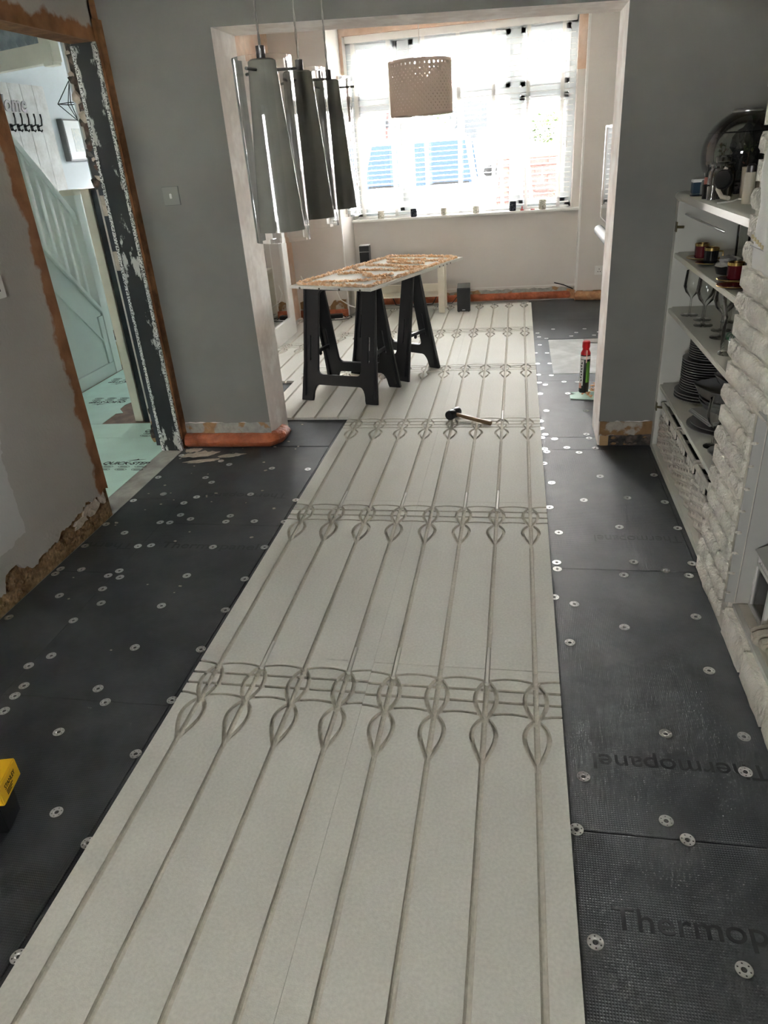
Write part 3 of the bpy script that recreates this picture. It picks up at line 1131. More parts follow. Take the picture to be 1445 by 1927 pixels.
# ================================================================== OUTSIDE
M_DRIVE = mat('pale_concrete_drive', (0.55, 0.54, 0.51), 0.9, var=0.08, vscale=2)
M_ROADM = mat('asphalt', (0.25, 0.25, 0.25), 0.9, var=0.1, vscale=2)
g = B()
g.box((-60, 6.82, -0.5), (60, 11.5, -0.3))
g.box((-60, -60, -0.5), (60, -3.62, -0.3))
g.box((-60, -3.62, -0.5), (-4.2, 6.82, -0.3))
g.box((2.24, -3.62, -0.5), (60, 6.82, -0.3))
struct(g.build('ground', M_DRIVE))
g = B()
g.hexa([(-60, 11.5, -0.5), (-60, 11.5, -0.3), (-60, 24, -0.5), (-60, 24, 1.2), (60, 11.5, -0.5), (60, 11.5, -0.3), (60, 24, -0.5), (60, 24, 1.2)])
g.box((-60, 24, -0.5), (60, 60, 1.2))
struct(g.build('ground_slope', M_DRIVE))
# upper storey and roof of this house: they shade the drive in front
up = B().box((-2.2, -3.6, 3.25), (2.3, 6.82, 6.2))
up.box((-3.5, 2.0, 3.25), (-2.2, 6.82, 6.2))
up.hexa([(-2.2, -3.9, 6.2), (-2.2, 1.4, 8.6), (-2.2, 7.1, 6.2), (-2.2, 1.8, 8.6), (2.6, -3.9, 6.2), (2.6, 1.4, 8.6), (2.6, 7.1, 6.2), (2.6, 1.8, 8.6)])
struct(up.build('wall_upper_storey', M_DRIVE))
struct(B().box((-1.2, -5.9, 2.35), (2.3, -3.6, 2.5)).build('added_sun_canopy', M_DRIVE))  # unseen canopy, added to keep the sun off the back window
# side walls of the house beyond the bay, so the light only enters through openings
struct(B().box((-1.40, 6.80, -0.3), (-1.28, 6.81, 2.7)).build('wall_outer', M_DRIVE))

M_CARW = mat('white_car_paint', (0.78, 0.78, 0.78), 0.25, coat=0.5)
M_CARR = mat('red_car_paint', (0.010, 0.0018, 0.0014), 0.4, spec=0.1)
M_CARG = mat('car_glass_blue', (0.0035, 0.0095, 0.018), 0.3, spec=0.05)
M_CARD = mat('car_glass_dark', (0.002, 0.0023, 0.0026), 0.3, spec=0.05)
M_TYRE = mat('tyre_rubber', (0.006, 0.006, 0.006), 0.8, spec=0.1)


def car(name, label, loc, rz, paint, glass, W=1.78, wind_z=(0.98, 1.60), plate=None):
    """front of the car looks along -y"""
    t = thing(name, label, 'car', loc, rz)
    h = W / 2
    # body from side-profile cross sections along y: (y, z_bottom, z_top, half width)
    prof = [(0.0, 0.35, 0.62, 0.78), (0.10, 0.25, 0.80, 0.92), (0.55, 0.22, 0.96, 0.98), (1.00, 0.22, 1.02, 1.0), (2.2, 0.22, 1.05, 1.0), (3.6, 0.22, 1.05, 1.0), (4.1, 0.25, 1.0, 0.96), (4.25, 0.35, 0.85, 0.85)]
    b = B()
    prev = None
    for y, z0, z1, k in prof:
        ring = [b.bm.verts.new(p) for p in ((-h * k, y, z0 + 0.08), (-h * k * 0.95, y, z0), (h * k * 0.95, y, z0), (h * k, y, z0 + 0.08), (h * k, y, z1 - 0.14), (h * k * 0.9, y, z1), (-h * k * 0.9, y, z1), (-h * k, y, z1 - 0.14))]
        if prev:
            for i in range(8):
                b.bm.faces.new((prev[i], prev[(i + 1) % 8], ring[(i + 1) % 8], ring[i]))
        else:
            b.bm.faces.new(ring[::-1])
        prev = ring
    b.bm.faces.new(prev)
    b.build('body', paint, t, smooth=True, bevel=0.02)
    z0, z1 = wind_z
    c = B()
    k = 0.80
    c.hexa([(-h * 0.92, 0.95, z0), (-h * k, 1.62, z1 + 0.02), (-h * 0.92, 3.9, z0), (-h * k, 3.4, z1 + 0.02), (h * 0.92, 0.95, z0), (h * k, 1.62, z1 + 0.02), (h * 0.92, 3.9, z0), (h * k, 3.4, z1 + 0.02)])
    cab = c.build('cabin', paint, t, bevel=0.05)
    w = B()

    def lerp(a, q):
        return a[0] + (a[1] - a[0]) * q
    y = lambda q: 0.95 + 0.67 * q - 0.012
    zz = lambda q: z0 + (z1 + 0.02 - z0) * q
    xx = lambda q: h * (0.92 + (k - 0.92) * q) - 0.07
    lo_, hi_ = 0.04, 0.90
    w.hexa([(-xx(lo_), y(lo_), zz(lo_)), (-xx(hi_), y(hi_), zz(hi_)), (-xx(lo_), y(lo_) + 0.02, zz(lo_)), (-xx(hi_), y(hi_) + 0.02, zz(hi_)),
            (xx(lo_), y(lo_), zz(lo_)), (xx(hi_), y(hi_), zz(hi_)), (xx(lo_), y(lo_) + 0.02, zz(lo_)), (xx(hi_), y(hi_) + 0.02, zz(hi_))])
    ws = w.build('windscreen', glass, t)
    for s in (-1, 1):
        q = B()
        q.hexa([(s * (h * 0.90), 1.35, z0 + 0.08), (s * (h * 0.83), 1.72, z1 - 0.08), (s * (h * 0.90), 3.6, z0 + 0.08), (s * (h * 0.83), 3.3, z1 - 0.08),
                (s * (h * 0.935), 1.35, z0 + 0.08), (s * (h * 0.855), 1.72, z1 - 0.08), (s * (h * 0.935), 3.6, z0 + 0.08), (s * (h * 0.855), 3.3, z1 - 0.08)])
        q.build('side_window', glass, t)
    for s in (-1, 1):
        B().blob((s * (h + 0.11), 1.25, z0 + 0.15), 0.11, 2, 0.05, (1, 0.6, 0.75)).build('wing_mirror', M_TYRE, t, smooth=True)
        B().blob((s * h * 0.68, 0.14, 0.70), 0.13, 2, 0, (1.3, 0.6, 0.6)).build('headlight', M_CHROME, t, smooth=True)
        B().tube([(s * 0.15, 0.93, z0 + 0.03), (s * 0.45 - 0.2, 0.95, z0 + 0.06), (s * 0.45 + 0.25, 0.96, z0 + 0.05)], 0.014, 6).build('wiper', M_TYRE, t)
        for yw in (0.78, 3.35):
            wh = B().cyl((s * (h - 0.18), yw, 0.31), (s * (h + 0.01), yw, 0.31), 0.31, n=24).build('wheel', M_TYRE, t, bevel=0.03)
            B().cyl((s * (h + 0.005), yw, 0.31), (s * (h + 0.02), yw, 0.31), 0.19, n=16).build('hub', M_CHROME, wh)
    B().box((-0.52, -0.01, 0.42), (0.52, 0.05, 0.60)).build('grille', M_TYRE, t, bevel=0.02)
    return t


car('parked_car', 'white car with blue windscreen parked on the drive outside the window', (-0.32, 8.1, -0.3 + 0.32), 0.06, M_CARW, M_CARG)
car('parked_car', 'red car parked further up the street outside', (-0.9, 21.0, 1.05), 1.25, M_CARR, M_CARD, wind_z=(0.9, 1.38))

# red brick garden wall: courses of bricks
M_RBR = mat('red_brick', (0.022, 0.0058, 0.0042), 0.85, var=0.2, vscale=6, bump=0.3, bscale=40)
M_RMOR = mat('pale_mortar', (0.04, 0.02, 0.015), 0.9)
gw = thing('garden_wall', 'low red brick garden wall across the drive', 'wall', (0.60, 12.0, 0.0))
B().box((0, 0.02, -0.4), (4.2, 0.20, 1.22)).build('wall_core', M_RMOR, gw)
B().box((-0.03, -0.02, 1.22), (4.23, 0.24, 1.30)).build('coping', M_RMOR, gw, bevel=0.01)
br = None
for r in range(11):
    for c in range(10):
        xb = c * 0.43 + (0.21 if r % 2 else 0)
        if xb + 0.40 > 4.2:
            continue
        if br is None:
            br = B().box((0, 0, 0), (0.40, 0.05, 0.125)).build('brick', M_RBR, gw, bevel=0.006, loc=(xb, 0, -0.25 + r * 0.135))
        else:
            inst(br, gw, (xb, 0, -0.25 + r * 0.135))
# shrubs
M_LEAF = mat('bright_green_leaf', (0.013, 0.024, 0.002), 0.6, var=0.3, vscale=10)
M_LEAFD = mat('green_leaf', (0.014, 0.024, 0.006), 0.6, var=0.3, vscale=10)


def shrub(name, label, loc, rx, rz_, n, m, seed, leaf=0.07):
    t = thing(name, label, 'shrub', loc)
    rnd = random.Random(seed)
    b = B()
    for k in range(n):
        a, e = rnd.uniform(0, 2 * PI), rnd.uniform(-0.4, 1.0)
        rr = rnd.uniform(0.55, 1.0)
        c = Vector((rx * rr * math.cos(a) * math.cos(e), rx * rr * math.sin(a) * math.cos(e), rz_ + rz_ * rr * math.sin(e)))
        rot = Matrix.Rotation(rnd.uniform(0, 6), 3, 'Z') @ Matrix.Rotation(rnd.uniform(-1, 1), 3, 'X')
        s = leaf * rnd.uniform(0.6, 1.2)
        vs = [b.bm.verts.new(c + rot @ Vector(p)) for p in ((0, -s, 0), (s * 0.45, 0, s * 0.12), (0, s, 0), (-s * 0.45, 0, s * 0.12))]
        b.bm.faces.new(vs)
    f = b.build('foliage', m, t)
    st = B()
    for k in range(5):
        a = k * 1.3
        st.tube([(0, 0, -0.1), (0.2 * rx * math.cos(a), 0.2 * rx * math.sin(a), rz_ * 0.7), (0.6 * rx * math.cos(a), 0.6 * rx * math.sin(a), rz_ * 1.3)], [0.02, 0.014, 0.006], 6)
    st.build('stems', M_WOODD, t)
    return t


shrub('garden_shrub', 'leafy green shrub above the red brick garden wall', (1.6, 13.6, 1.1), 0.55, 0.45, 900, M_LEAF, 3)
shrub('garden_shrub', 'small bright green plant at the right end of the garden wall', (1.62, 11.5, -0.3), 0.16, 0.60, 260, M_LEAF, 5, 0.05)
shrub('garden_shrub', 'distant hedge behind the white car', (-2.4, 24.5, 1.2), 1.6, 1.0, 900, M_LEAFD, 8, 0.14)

# stepladder standing beside the car
M_ALU = mat('dark_ladder_metal', (0.10, 0.10, 0.11), 0.4, metal=0.6)
sd = thing('step_ladder', 'dark folding stepladder standing on the drive right of the white car', 'ladder', (1.05, 8.6, -0.3), 0.35)
for s in (-1, 1):
    B().hexa([(s * 0.22, -0.02, 0), (s * 0.16, 0.40, 1.75), (s * 0.22, 0.03, 0), (s * 0.16, 0.45, 1.75), (s * 0.25, -0.02, 0), (s * 0.19, 0.40, 1.75), (s * 0.25, 0.03, 0), (s * 0.19, 0.45, 1.75)]).build('front_rail', M_ALU, sd)
    B().cyl((s * 0.22, 0.95, 0), (s * 0.16, 0.45, 1.72), 0.017, n=8).build('rear_leg', M_ALU, sd)
for k in range(6):
    z = 0.25 + k * 0.26
    B().box((-0.20, 0.42 * z / 1.75 - 0.02, z - 0.012), (0.20, 0.42 * z / 1.75 + 0.07, z + 0.012)).build('tread', M_ALU, sd)

# houses across the street
M_REND = mat('white_render', (0.80, 0.79, 0.76), 0.9, var=0.03)
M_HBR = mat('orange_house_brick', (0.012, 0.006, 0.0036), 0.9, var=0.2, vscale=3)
M_ROOF = mat('roof_tile', (0.22, 0.18, 0.16), 0.9, var=0.2, vscale=2)


def house(label, x0, x1, y, wins, brick_cols):
    t = thing('house', label, 'building', ((x0 + x1) / 2, y, 1.2))
    w = x1 - x0
    B().box((-w / 2, 0, -0.5), (w / 2, 7, 5.6)).build('walls', M_REND, t)
    B().hexa([(-w / 2 - 0.3, -0.4, 5.6), (-w / 2 - 0.3, 3.3, 8.0), (-w / 2 - 0.3, 7.4, 5.6), (-w / 2 - 0.3, 3.7, 8.0), (w / 2 + 0.3, -0.4, 5.6), (w / 2 + 0.3, 3.3, 8.0), (w / 2 + 0.3, 7.4, 5.6), (w / 2 + 0.3, 3.7, 8.0)]).build('roof', M_ROOF, t)
    for bx in brick_cols:
        B().box((bx - 0.28, -0.06, -0.4), (bx + 0.28, 0.05, 5.55)).build('brick_pier', M_HBR, t)
    for wx, wz, ww, wh in wins:
        f = B().box((wx - ww / 2, -0.05, wz), (wx + ww / 2, 0.02, wz + wh)).build('window', M_UPVC, t, bevel=0.02)
        for s in (-1, 1):
            B().box((wx + s * ww / 4 - ww * 0.21, -0.07, wz + 0.1), (wx + s * ww / 4 + ww * 0.21, -0.045, wz + wh - 0.1)).build('pane', M_CARD, f)


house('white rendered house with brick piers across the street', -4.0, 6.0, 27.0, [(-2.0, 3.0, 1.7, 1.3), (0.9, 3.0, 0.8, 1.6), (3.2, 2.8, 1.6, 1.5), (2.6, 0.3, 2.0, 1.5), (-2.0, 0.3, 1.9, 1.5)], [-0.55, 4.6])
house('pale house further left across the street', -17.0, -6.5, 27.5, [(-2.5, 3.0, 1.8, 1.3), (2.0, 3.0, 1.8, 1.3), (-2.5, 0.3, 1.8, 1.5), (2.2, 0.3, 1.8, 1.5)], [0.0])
# lamp post on the far pavement
lp = thing('street_lamp', 'grey street lamp post on the far pavement', 'lamp post', (-3.1, 18.5, 0.6))
B().cyl((0, 0, -0.2), (0, 0, 4.6), 0.06, 0.04, 10).build('post', M_ALU, lp)
B().box((-0.55, -0.10, 4.45), (0.08, 0.10, 4.62), rot=Matrix.Rotation(0.25, 3, 'Y')).build('lamp_head', M_ALU, lp, bevel=0.03)
# ================================================================== LOUNGE OBJECTS
# ---- sawhorses
def sawhorse(name, label, cx, cy, rz, spread=0.40, Wd=0.50, H=0.782):
    t = thing(name, label, 'sawhorse', (cx, cy, 0.0), rz)
    hw = Wd / 2
    L = math.hypot(H - 0.02, spread / 2 - 0.02)
    ang = math.atan2(spread / 2 - 0.02, H)
    # one leg frame outline, u across, v up the slope
    def outline(sg):
        o = [(-hw - 0.035, 0), (-hw + 0.045, 0)]
        for k in range(7):
            a = k / 6
            o.append((-hw + 0.05 + 0.045 * (1 - math.cos(a * PI / 2)), 0.02 + 0.09 * math.sin(a * PI / 2)))
        for k in range(7):
            a = 1 - k / 6
            o.append((hw - 0.05 - 0.045 * (1 - math.cos(a * PI / 2)), 0.02 + 0.09 * math.sin(a * PI / 2)))
        o += [(hw - 0.045, 0), (hw + 0.035, 0), (hw + 0.012, L * 0.55), (hw, L), (-hw, L), (-hw - 0.012, L * 0.55)]
        return o
    win_ = rrect(-hw + 0.085, 0.175, hw - 0.085, L - 0.055, 0.035)
    slots = [rrect(s * (hw - 0.033) - 0.009, L * 0.34, s * (hw - 0.033) + 0.009, L * 0.56, 0.006, 2) for s in (-1, 1)]
    fm = flat_poly(outline(0), [win_] + slots, 0.026, 0.003)
    fm.materials.append(M_BLACK)
    for s in (-1, 1):
        f = bpy.data.objects.new('leg_frame', fm)
        COL.objects.link(f)
        f.parent = t
        # plane: u -> x, v -> up the slope, leaning in y
        mtx = Matrix(((1, 0, 0), (0, -s * math.sin(ang), -s * math.cos(ang)), (0, math.cos(ang), -math.sin(ang)))).to_4x4()
        if s < 0:
            mtx = Matrix(((1, 0, 0), (0, math.sin(ang), -math.cos(ang)), (0, math.cos(ang), math.sin(ang)))).to_4x4()
        mtx.translation = Vector((0, s * spread / 2, 0.004))
        f.matrix_local = mtx
        # raised ribs along each leg
        for sx in (-1, 1):
            q = B()
            q.box((sx * (hw + 0.008) - 0.008, 0.03, 0.010), (sx * (hw + 0.008) + 0.008, L - 0.02, 0.028))
            q.build('leg_rib', M_BLACK, f, bevel=0.003)
    for sx in (-1, 1):
        br_ = B()
        z = 0.30
        yy = spread / 2 * (1 - z / H)
        br_.box((sx * (hw - 0.03) - 0.008, -yy, z - 0.012), (sx * (hw - 0.03) + 0.008, yy, z + 0.012))
        br_.blob((sx * (hw - 0.03), 0.0, z - 0.02), 0.02, 1, 0, (0.5, 1, 1))
        br_.build('folding_brace', M_BLACKS, t, bevel=0.002)
    B().box((-hw - 0.01, -0.045, H - 0.045), (hw + 0.01, 0.045, H)).build('top_beam', M_BLACK, t, bevel=0.004)
    return t


sawhorse('sawhorse', 'near black plastic sawhorse under the front end of the board', -0.155, 3.285, -0.245)
sawhorse('sawhorse', 'far black plastic sawhorse under the window end of the board', 0.07, 3.83, -0.50, spread=0.395, Wd=0.47)

# ---- board on the sawhorses with beads of foam adhesive
bd = thing('adhesive_board', 'gypsum panel lying on two black sawhorses, covered with orange foam adhesive', 'board', (0.0905, 3.418, 0.784), 0)
bd.rotation_euler = (0, 0, math.atan2(3.81 - 2.696, 0.578 - 0.119) - PI / 2)
# local axes: +y along the 1.2 m length towards the window, x across 0.6
slab = B().box((-0.30, -0.602, 0), (0.30, 0.602, 0.0175)).build('panel_slab', M_GYP, bd, bevel=0.001)
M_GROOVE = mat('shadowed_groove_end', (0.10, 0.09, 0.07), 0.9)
for k in range(4):
    B().cyl((-0.225 + 0.15 * k, -0.604, 0.004), (-0.225 + 0.15 * k, -0.598, 0.004), 0.007, n=10).build('groove_end', M_GROOVE, slab)
for k in range(4):
    B().cyl((0.302, 0.25 + 0.052 * k, 0.006), (0.298, 0.25 + 0.052 * k, 0.006), 0.005, n=8).build('groove_end', M_GROOVE, slab)


def bead(path, r, seed):
    rnd = random.Random(seed)
    pts = []
    for a, b_ in zip(path[:-1], path[1:]):
        a, b_ = Vector(a), Vector(b_)
        n = max(2, int((b_ - a).length / 0.0085))
        for k in range(n):
            pts.append(a.lerp(b_, k / n))
    pts.append(Vector(path[-1]))
    b = B()
    for i, p in enumerate(pts):
        b.blob((p.x + rnd.uniform(-0.004, 0.004), p.y + rnd.uniform(-0.004, 0.004), r * 0.5 + rnd.uniform(-0.002, 0.004)), r * 0.88 * rnd.uniform(0.8, 1.25), 1, 0.5, (1, 1, 0.95), i + seed)
    return b.build('foam_bead', M_FOAM, bd, smooth=True, loc=(0, 0, 0.0175))


bead([(-0.26, -0.57, 0), (0.27, -0.57, 0), (0.275, -0.1, 0), (0.275, 0.54, 0)], 0.0125, 1)
bead([(-0.27, -0.56, 0), (-0.275, -0.1, 0), (-0.27, 0.56, 0), (0.0, 0.575, 0), (0.24, 0.56, 0)], 0.0125, 2)
bead([(-0.20, -0.53, 0), (0.10, -0.40, 0), (0.24, -0.28, 0)], 0.0115, 3)
bead([(-0.20, -0.21, 0), (-0.10, -0.13, 0), (0.04, -0.19, 0)], 0.012, 4)
bead([(0.0, -0.22, 0), (0.12, -0.26, 0), (0.18, -0.16, 0)], 0.013, 5)
bead([(-0.24, 0.02, 0), (-0.14, -0.06, 0), (-0.02, -0.02, 0)], 0.012, 6)
bead([(-0.05, 0.0, 0), (0.12, -0.02, 0), (0.26, 0.08, 0)], 0.0115, 7)
bead([(-0.22, 0.15, 0), (-0.08, 0.16, 0), (0.05, 0.14, 0)], 0.012, 8)
bead([(0.03, 0.12, 0), (0.16, 0.11, 0), (0.24, 0.15, 0)], 0.0115, 9)
bead([(-0.14, 0.30, 0), (0.0, 0.26, 0), (0.16, 0.28, 0)], 0.012, 10)
bead([(-0.22, 0.42, 0), (-0.05, 0.40, 0), (0.08, 0.44, 0)], 0.012, 11)
bead([(0.10, 0.36, 0), (0.2, 0.40, 0), (0.22, 0.46, 0)], 0.0115, 12)
bead([(0.24, -0.02, 0), (0.26, 0.0, 0), (0.255, 0.02, 0)], 0.019, 13)
bead([(-0.03, 0.30, 0), (-0.01, 0.31, 0)], 0.019, 14)

# ---- hammer
hm = thing('rubber_mallet', 'black rubber mallet with wooden handle lying on the grooved panels', 'hammer', (0.60, 2.76, 0.0))
hm.rotation_euler = (0, 0, -0.52)
B().lathe([(0, -0.052), (0.026, -0.052), (0.030, -0.046), (0.030, -0.012), (0.026, 0), (0.030, 0.012), (0.030, 0.046), (0.026, 0.052), (0, 0.052)], 20).build('mallet_head', M_BLACKS, hm, smooth=True, loc=(0, 0, 0.0305), rot=(PI / 2, 0, 0))
B().tube([(0.0, 0, 0.031), (0.10, 0, 0.022), (0.27, 0, 0.013)], [0.011, 0.0125, 0.013], 10).build('handle', M_WOODD, hm, smooth=True)

# ---- alignment pipes lying in the grooves
PIPE_LAB = ['white pipe stub in the second groove at the nearest panel joint', 'white pipe stub in the fourth groove at the nearest panel joint', 'white pipe stub in the fifth groove at the nearest panel joint', 'white pipe stub in the seventh groove at the nearest panel joint', 'white pipe stub in the second groove at the middle panel joint', 'white pipe stub in the fourth groove at the middle panel joint', 'white pipe stub in the sixth groove at the middle panel joint', 'white pipe stub in the seventh groove at the middle panel joint', 'white pipe stub in the groove right of the mallet']
M_PIPE = mat('white_plastic_pipe', (0.62, 0.61, 0.56), 0.35)
for i, (x, y0, l) in enumerate([(0.15, 0.345, 0.14), (0.45, 0.345, 0.13), (0.60, 0.335, 0.15), (0.90, 0.33, 0.18), (0.15, 1.545, 0.16), (0.45, 1.545, 0.15), (0.75, 1.535, 0.17), (0.90, 1.53, 0.20), (0.90, 2.735, 0.16)]):
    tag(B().tube([(0, 0, 0), (0, l * 0.5, 0.0008), (0, l, 0)], 0.0062, 10).build('joining_pipe', M_PIPE, loc=(x, y0, -0.0055), smooth=True), PIPE_LAB[i], 'pipe', 'pipe stubs in the panel grooves')

# ---- sealant can on mint foam offcut with foam scraps
tag(B().prism([(-0.10, -0.09), (0.13, -0.13), (0.13, 0.09), (0.0, 0.09), (-0.05, 0.04), (-0.09, 0.035), (-0.06, 0.0), (-0.10, -0.02)], 0, 0.006).build('foam_mat', M_MINT, loc=(1.43, 3.24, ZI + 0.001), bevel=0.001), 'mint green foam offcut lying on the black boards under the red-capped can', 'mat')
cn = thing('foam_can', 'tall black and white adhesive foam can with red cap on a mint mat', 'can', (1.422, 3.285, ZI + 0.007))
M_CANB = mat('black_can_label', (0.012, 0.012, 0.012), 0.3)
M_CANW = mat('white_can_label', (0.62, 0.60, 0.58), 0.3)
M_CANG = mat('green_can_label', (0.10, 0.26, 0.03), 0.35)
R_ = 0.032
B().lathe([(0, 0), (R_ - 0.002, 0), (R_, 0.004), (R_, 0.245), (R_ - 0.006, 0.256), (R_ - 0.010, 0.262), (0, 0.262)], 32).build('can_body', M_CANB, cn, smooth=True)
B().lathe([(R_ + 0.0006, 0.225), (R_ + 0.0006, 0.245)], 32).build('white_label_band', M_CANW, cn, smooth=True)


def curved_label(a0, a1, z0, z1, m, name, body=None):
    b = B()
    n = 8
    q = []
    for i in range(n + 1):
        a = a0 + (a1 - a0) * i / n
        q.append([b.bm.verts.new(((R_ + 0.0007) * math.cos(a), (R_ + 0.0007) * math.sin(a), z)) for z in (z0, z1)])
    for i in range(n):
        b.bm.faces.new((q[i][0], q[i + 1][0], q[i + 1][1], q[i][1]))
    return b.build(name, m, cn, smooth=True)


AV = math.atan2(-1.42 - 3.285, 0.97 - 1.422)
curved_label(AV - 1.35, AV - 0.25, 0.05, 0.222, M_CANW, 'white_label')
curved_label(AV + 0.28, AV + 1.1, 0.07, 0.21, M_CANG, 'green_label')
curved_label(AV - 1.3, AV - 0.5, 0.03, 0.065, mat('pink_can_mark', (0.5, 0.25, 0.2), 0.4), 'pink_mark')
for k_ in range(7):
    aL = AV - 0.62 - 0.10 * (k_ % 2)
    q_ = B().box((-0.004, -0.0006, -0.006), (0.004, 0.0006, 0.006)).build('label_mark', M_INK, cn)
    q_.location = ((R_ + 0.001) * math.cos(aL), (R_ + 0.001) * math.sin(aL), 0.085 + k_ * 0.019)
    q_.rotation_euler = (0, 0.5 * (-1) ** k_, aL + PI / 2)
M_CAP = mat('red_cap_plastic', (0.42, 0.008, 0.012), 0.3)
B().lathe([(R_ - 0.001, 0.252), (R_ - 0.001, 0.262), (R_ - 0.011, 0.283), (R_ - 0.011, 0.29), (R_ - 0.007, 0.30), (R_ - 0.007, 0.335), (R_ - 0.012, 0.34), (0, 0.34)], 28).build('cap', M_CAP, cn, smooth=True)
aS = AV + 0.22
B().tube([((R_ + 0.004) * math.cos(aS), (R_ + 0.004) * math.sin(aS), 0.205), ((R_ + 0.004) * math.cos(aS), (R_ + 0.004) * math.sin(aS), 0.285)], 0.0032, 8).build('nozzle_straw', mat('pink_straw', (0.75, 0.48, 0.40), 0.4), cn)
M_SCRAP = mat('cut_foam_scrap', (0.60, 0.30, 0.13), 0.8, color2=(0.72, 0.55, 0.4), cscale=40, bump=0.4, bscale=100)
k = 0
for x, y, n in ((1.495, 3.30, 14), (1.435, 3.195, 5)):
    for i in range(n):
        k += 1
        l = random.uniform(0.03, 0.06)
        px, py = x + random.uniform(-0.03, 0.03), y + random.uniform(-0.04, 0.04)
        a = random.uniform(0, 6)
        zz_ = ZI + 0.016 + (0.014 * (i // 4))
        b = B().blob((0, 0, 0), l * 0.5, 1, 0.6, (1, 0.35, 0.28), k)
        tag(b.build('foam_scrap', M_SCRAP, loc=(px, py, zz_), rot=(random.uniform(-0.4, 0.4), random.uniform(-0.4, 0.4), a)), 'orange scrap of cut foam in the heap beside the red-capped can' if n > 6 else 'orange foam scrap at the front of the mint mat', 'foam scrap', 'foam scraps on the mint mat')

# ---- white side table, speakers, power adapter
tb = thing('side_table', 'low white table standing against the bay wall behind the sawhorses', 'table', (-0.20, 6.02, 0))
B().box((-0.46, -0.15, 0.44), (0.46, 0.15, 0.475)).build('table_top', M_CREAM, tb, bevel=0.003)
for sx in (-1, 1):
    for sy in (-1, 1):
        B().box((sx * 0.43 - 0.03, sy * 0.12 - 0.03, 0), (sx * 0.43 + 0.03, sy * 0.12 + 0.03, 0.44)).build('leg', M_CREAM, tb, bevel=0.003)
B().box((-0.40, 0.10, 0.165), (0.40, 0.13, 0.245)).build('stretcher', M_CREAM, tb)
B().box((-0.40, -0.11, 0.155), (0.40, 0.10, 0.17)).build('shelf', M_CREAM, tb)
sp = thing('tall_speaker', 'slim black speaker with grey band standing on the low white table', 'speaker', (-0.555, 6.07, 0.475))
B().box((-0.05, -0.05, 0), (0.05, 0.05, 0.185)).build('cabinet', M_BLACKS, sp, bevel=0.004)
B().box((-0.0505, -0.052, 0.125), (0.0505, -0.05, 0.131)).build('trim_band', M_CHROME, sp)
B().box((-0.049, -0.049, 0.185), (0.049, 0.049, 0.192)).build('top_plate', M_STEEL, sp)
sw = thing('subwoofer', 'black box subwoofer standing on the grooved panels near the bay wall', 'speaker', (0.445, 6.02, 0), 0.05)
B().box((-0.065, -0.15, 0.006), (0.065, 0.15, 0.235)).build('cabinet', mat('charcoal_vinyl', (0.022, 0.023, 0.024), 0.45), sw, bevel=0.004)
B().box((-0.06, -0.156, 0.012), (0.06, -0.15, 0.229)).build('front_grille', M_BLACK, sw, bevel=0.002)
B().box((-0.015, -0.158, 0.02), (0.015, -0.156, 0.026)).build('badge', M_STEEL, sw)
for sx in (-1, 1):
    for sy in (-1, 1):
        B().cyl((sx * 0.05, sy * 0.13, 0), (sx * 0.05, sy * 0.13, 0.008), 0.008, n=8).build('foot', M_BLACK, sw)
pa = thing('power_adapter', 'black power adapter with trailing cables on the floor beneath the board', 'adapter', (-0.86, 5.80, 0), 0.2)
B().box((-0.075, -0.03, 0), (0.075, 0.03, 0.04)).build('adapter_case', M_BLACKS, pa, bevel=0.005)
B().tube([(0.075, 0, 0.02), (0.11, -0.02, 0.006), (0.14, 0.03, 0.006), (0.17, -0.04, 0.006), (0.13, -0.10, 0.006), (0.05, -0.13, 0.006), (-0.12, -0.10, 0.006)], 0.004, 6).build('output_cable', M_BLACK, pa, smooth=True)
B().tube([(-0.075, 0, 0.02), (-0.14, 0.0, 0.006), (-0.19, -0.05, 0.006), (-0.12, -0.09, 0.006), (-0.18, -0.16, 0.006)], 0.004, 6).build('mains_cable', M_BLACK, pa, smooth=True)
tag(B().tube([(-1.20, 5.86, 0.42), (-1.17, 5.84, 0.36), (-1.05, 5.80, 0.25), (-0.93, 5.80, 0.16)], 0.005, 8).build('white_cable', M_WHITE, smooth=True), 'white cable slanting across the left flank wall behind the board', 'cable')
tag(B().tube([(-0.80, 5.85, 0.34), (-0.83, 5.83, 0.26), (-0.80, 5.82, 0.18), (-0.70, 5.80, 0.12), (-0.62, 5.80, 0.09)], 0.005, 8).build('white_cable', M_WHITE, smooth=True), 'looped white cable hanging beside the white table leg', 'cable')
tag(B().tube([(-0.40, 6.3, 0.25), (-0.30, 6.26, 0.02), (-0.1, 6.2, 0.006), (0.1, 6.24, 0.02), (0.2, 6.3, 0.2)], 0.005, 8).build('black_cable', M_BLACK, smooth=True), 'black cable drooping to the floor behind the white table', 'cable')
tag(B().tube([(0.40, 6.25, 0.12), (0.34, 6.26, 0.06), (0.30, 6.30, 0.008), (0.22, 6.34, 0.008)], 0.004, 8).build('speaker_cable', M_BLACK, smooth=True), 'black cable curling from the back of the subwoofer', 'cable')

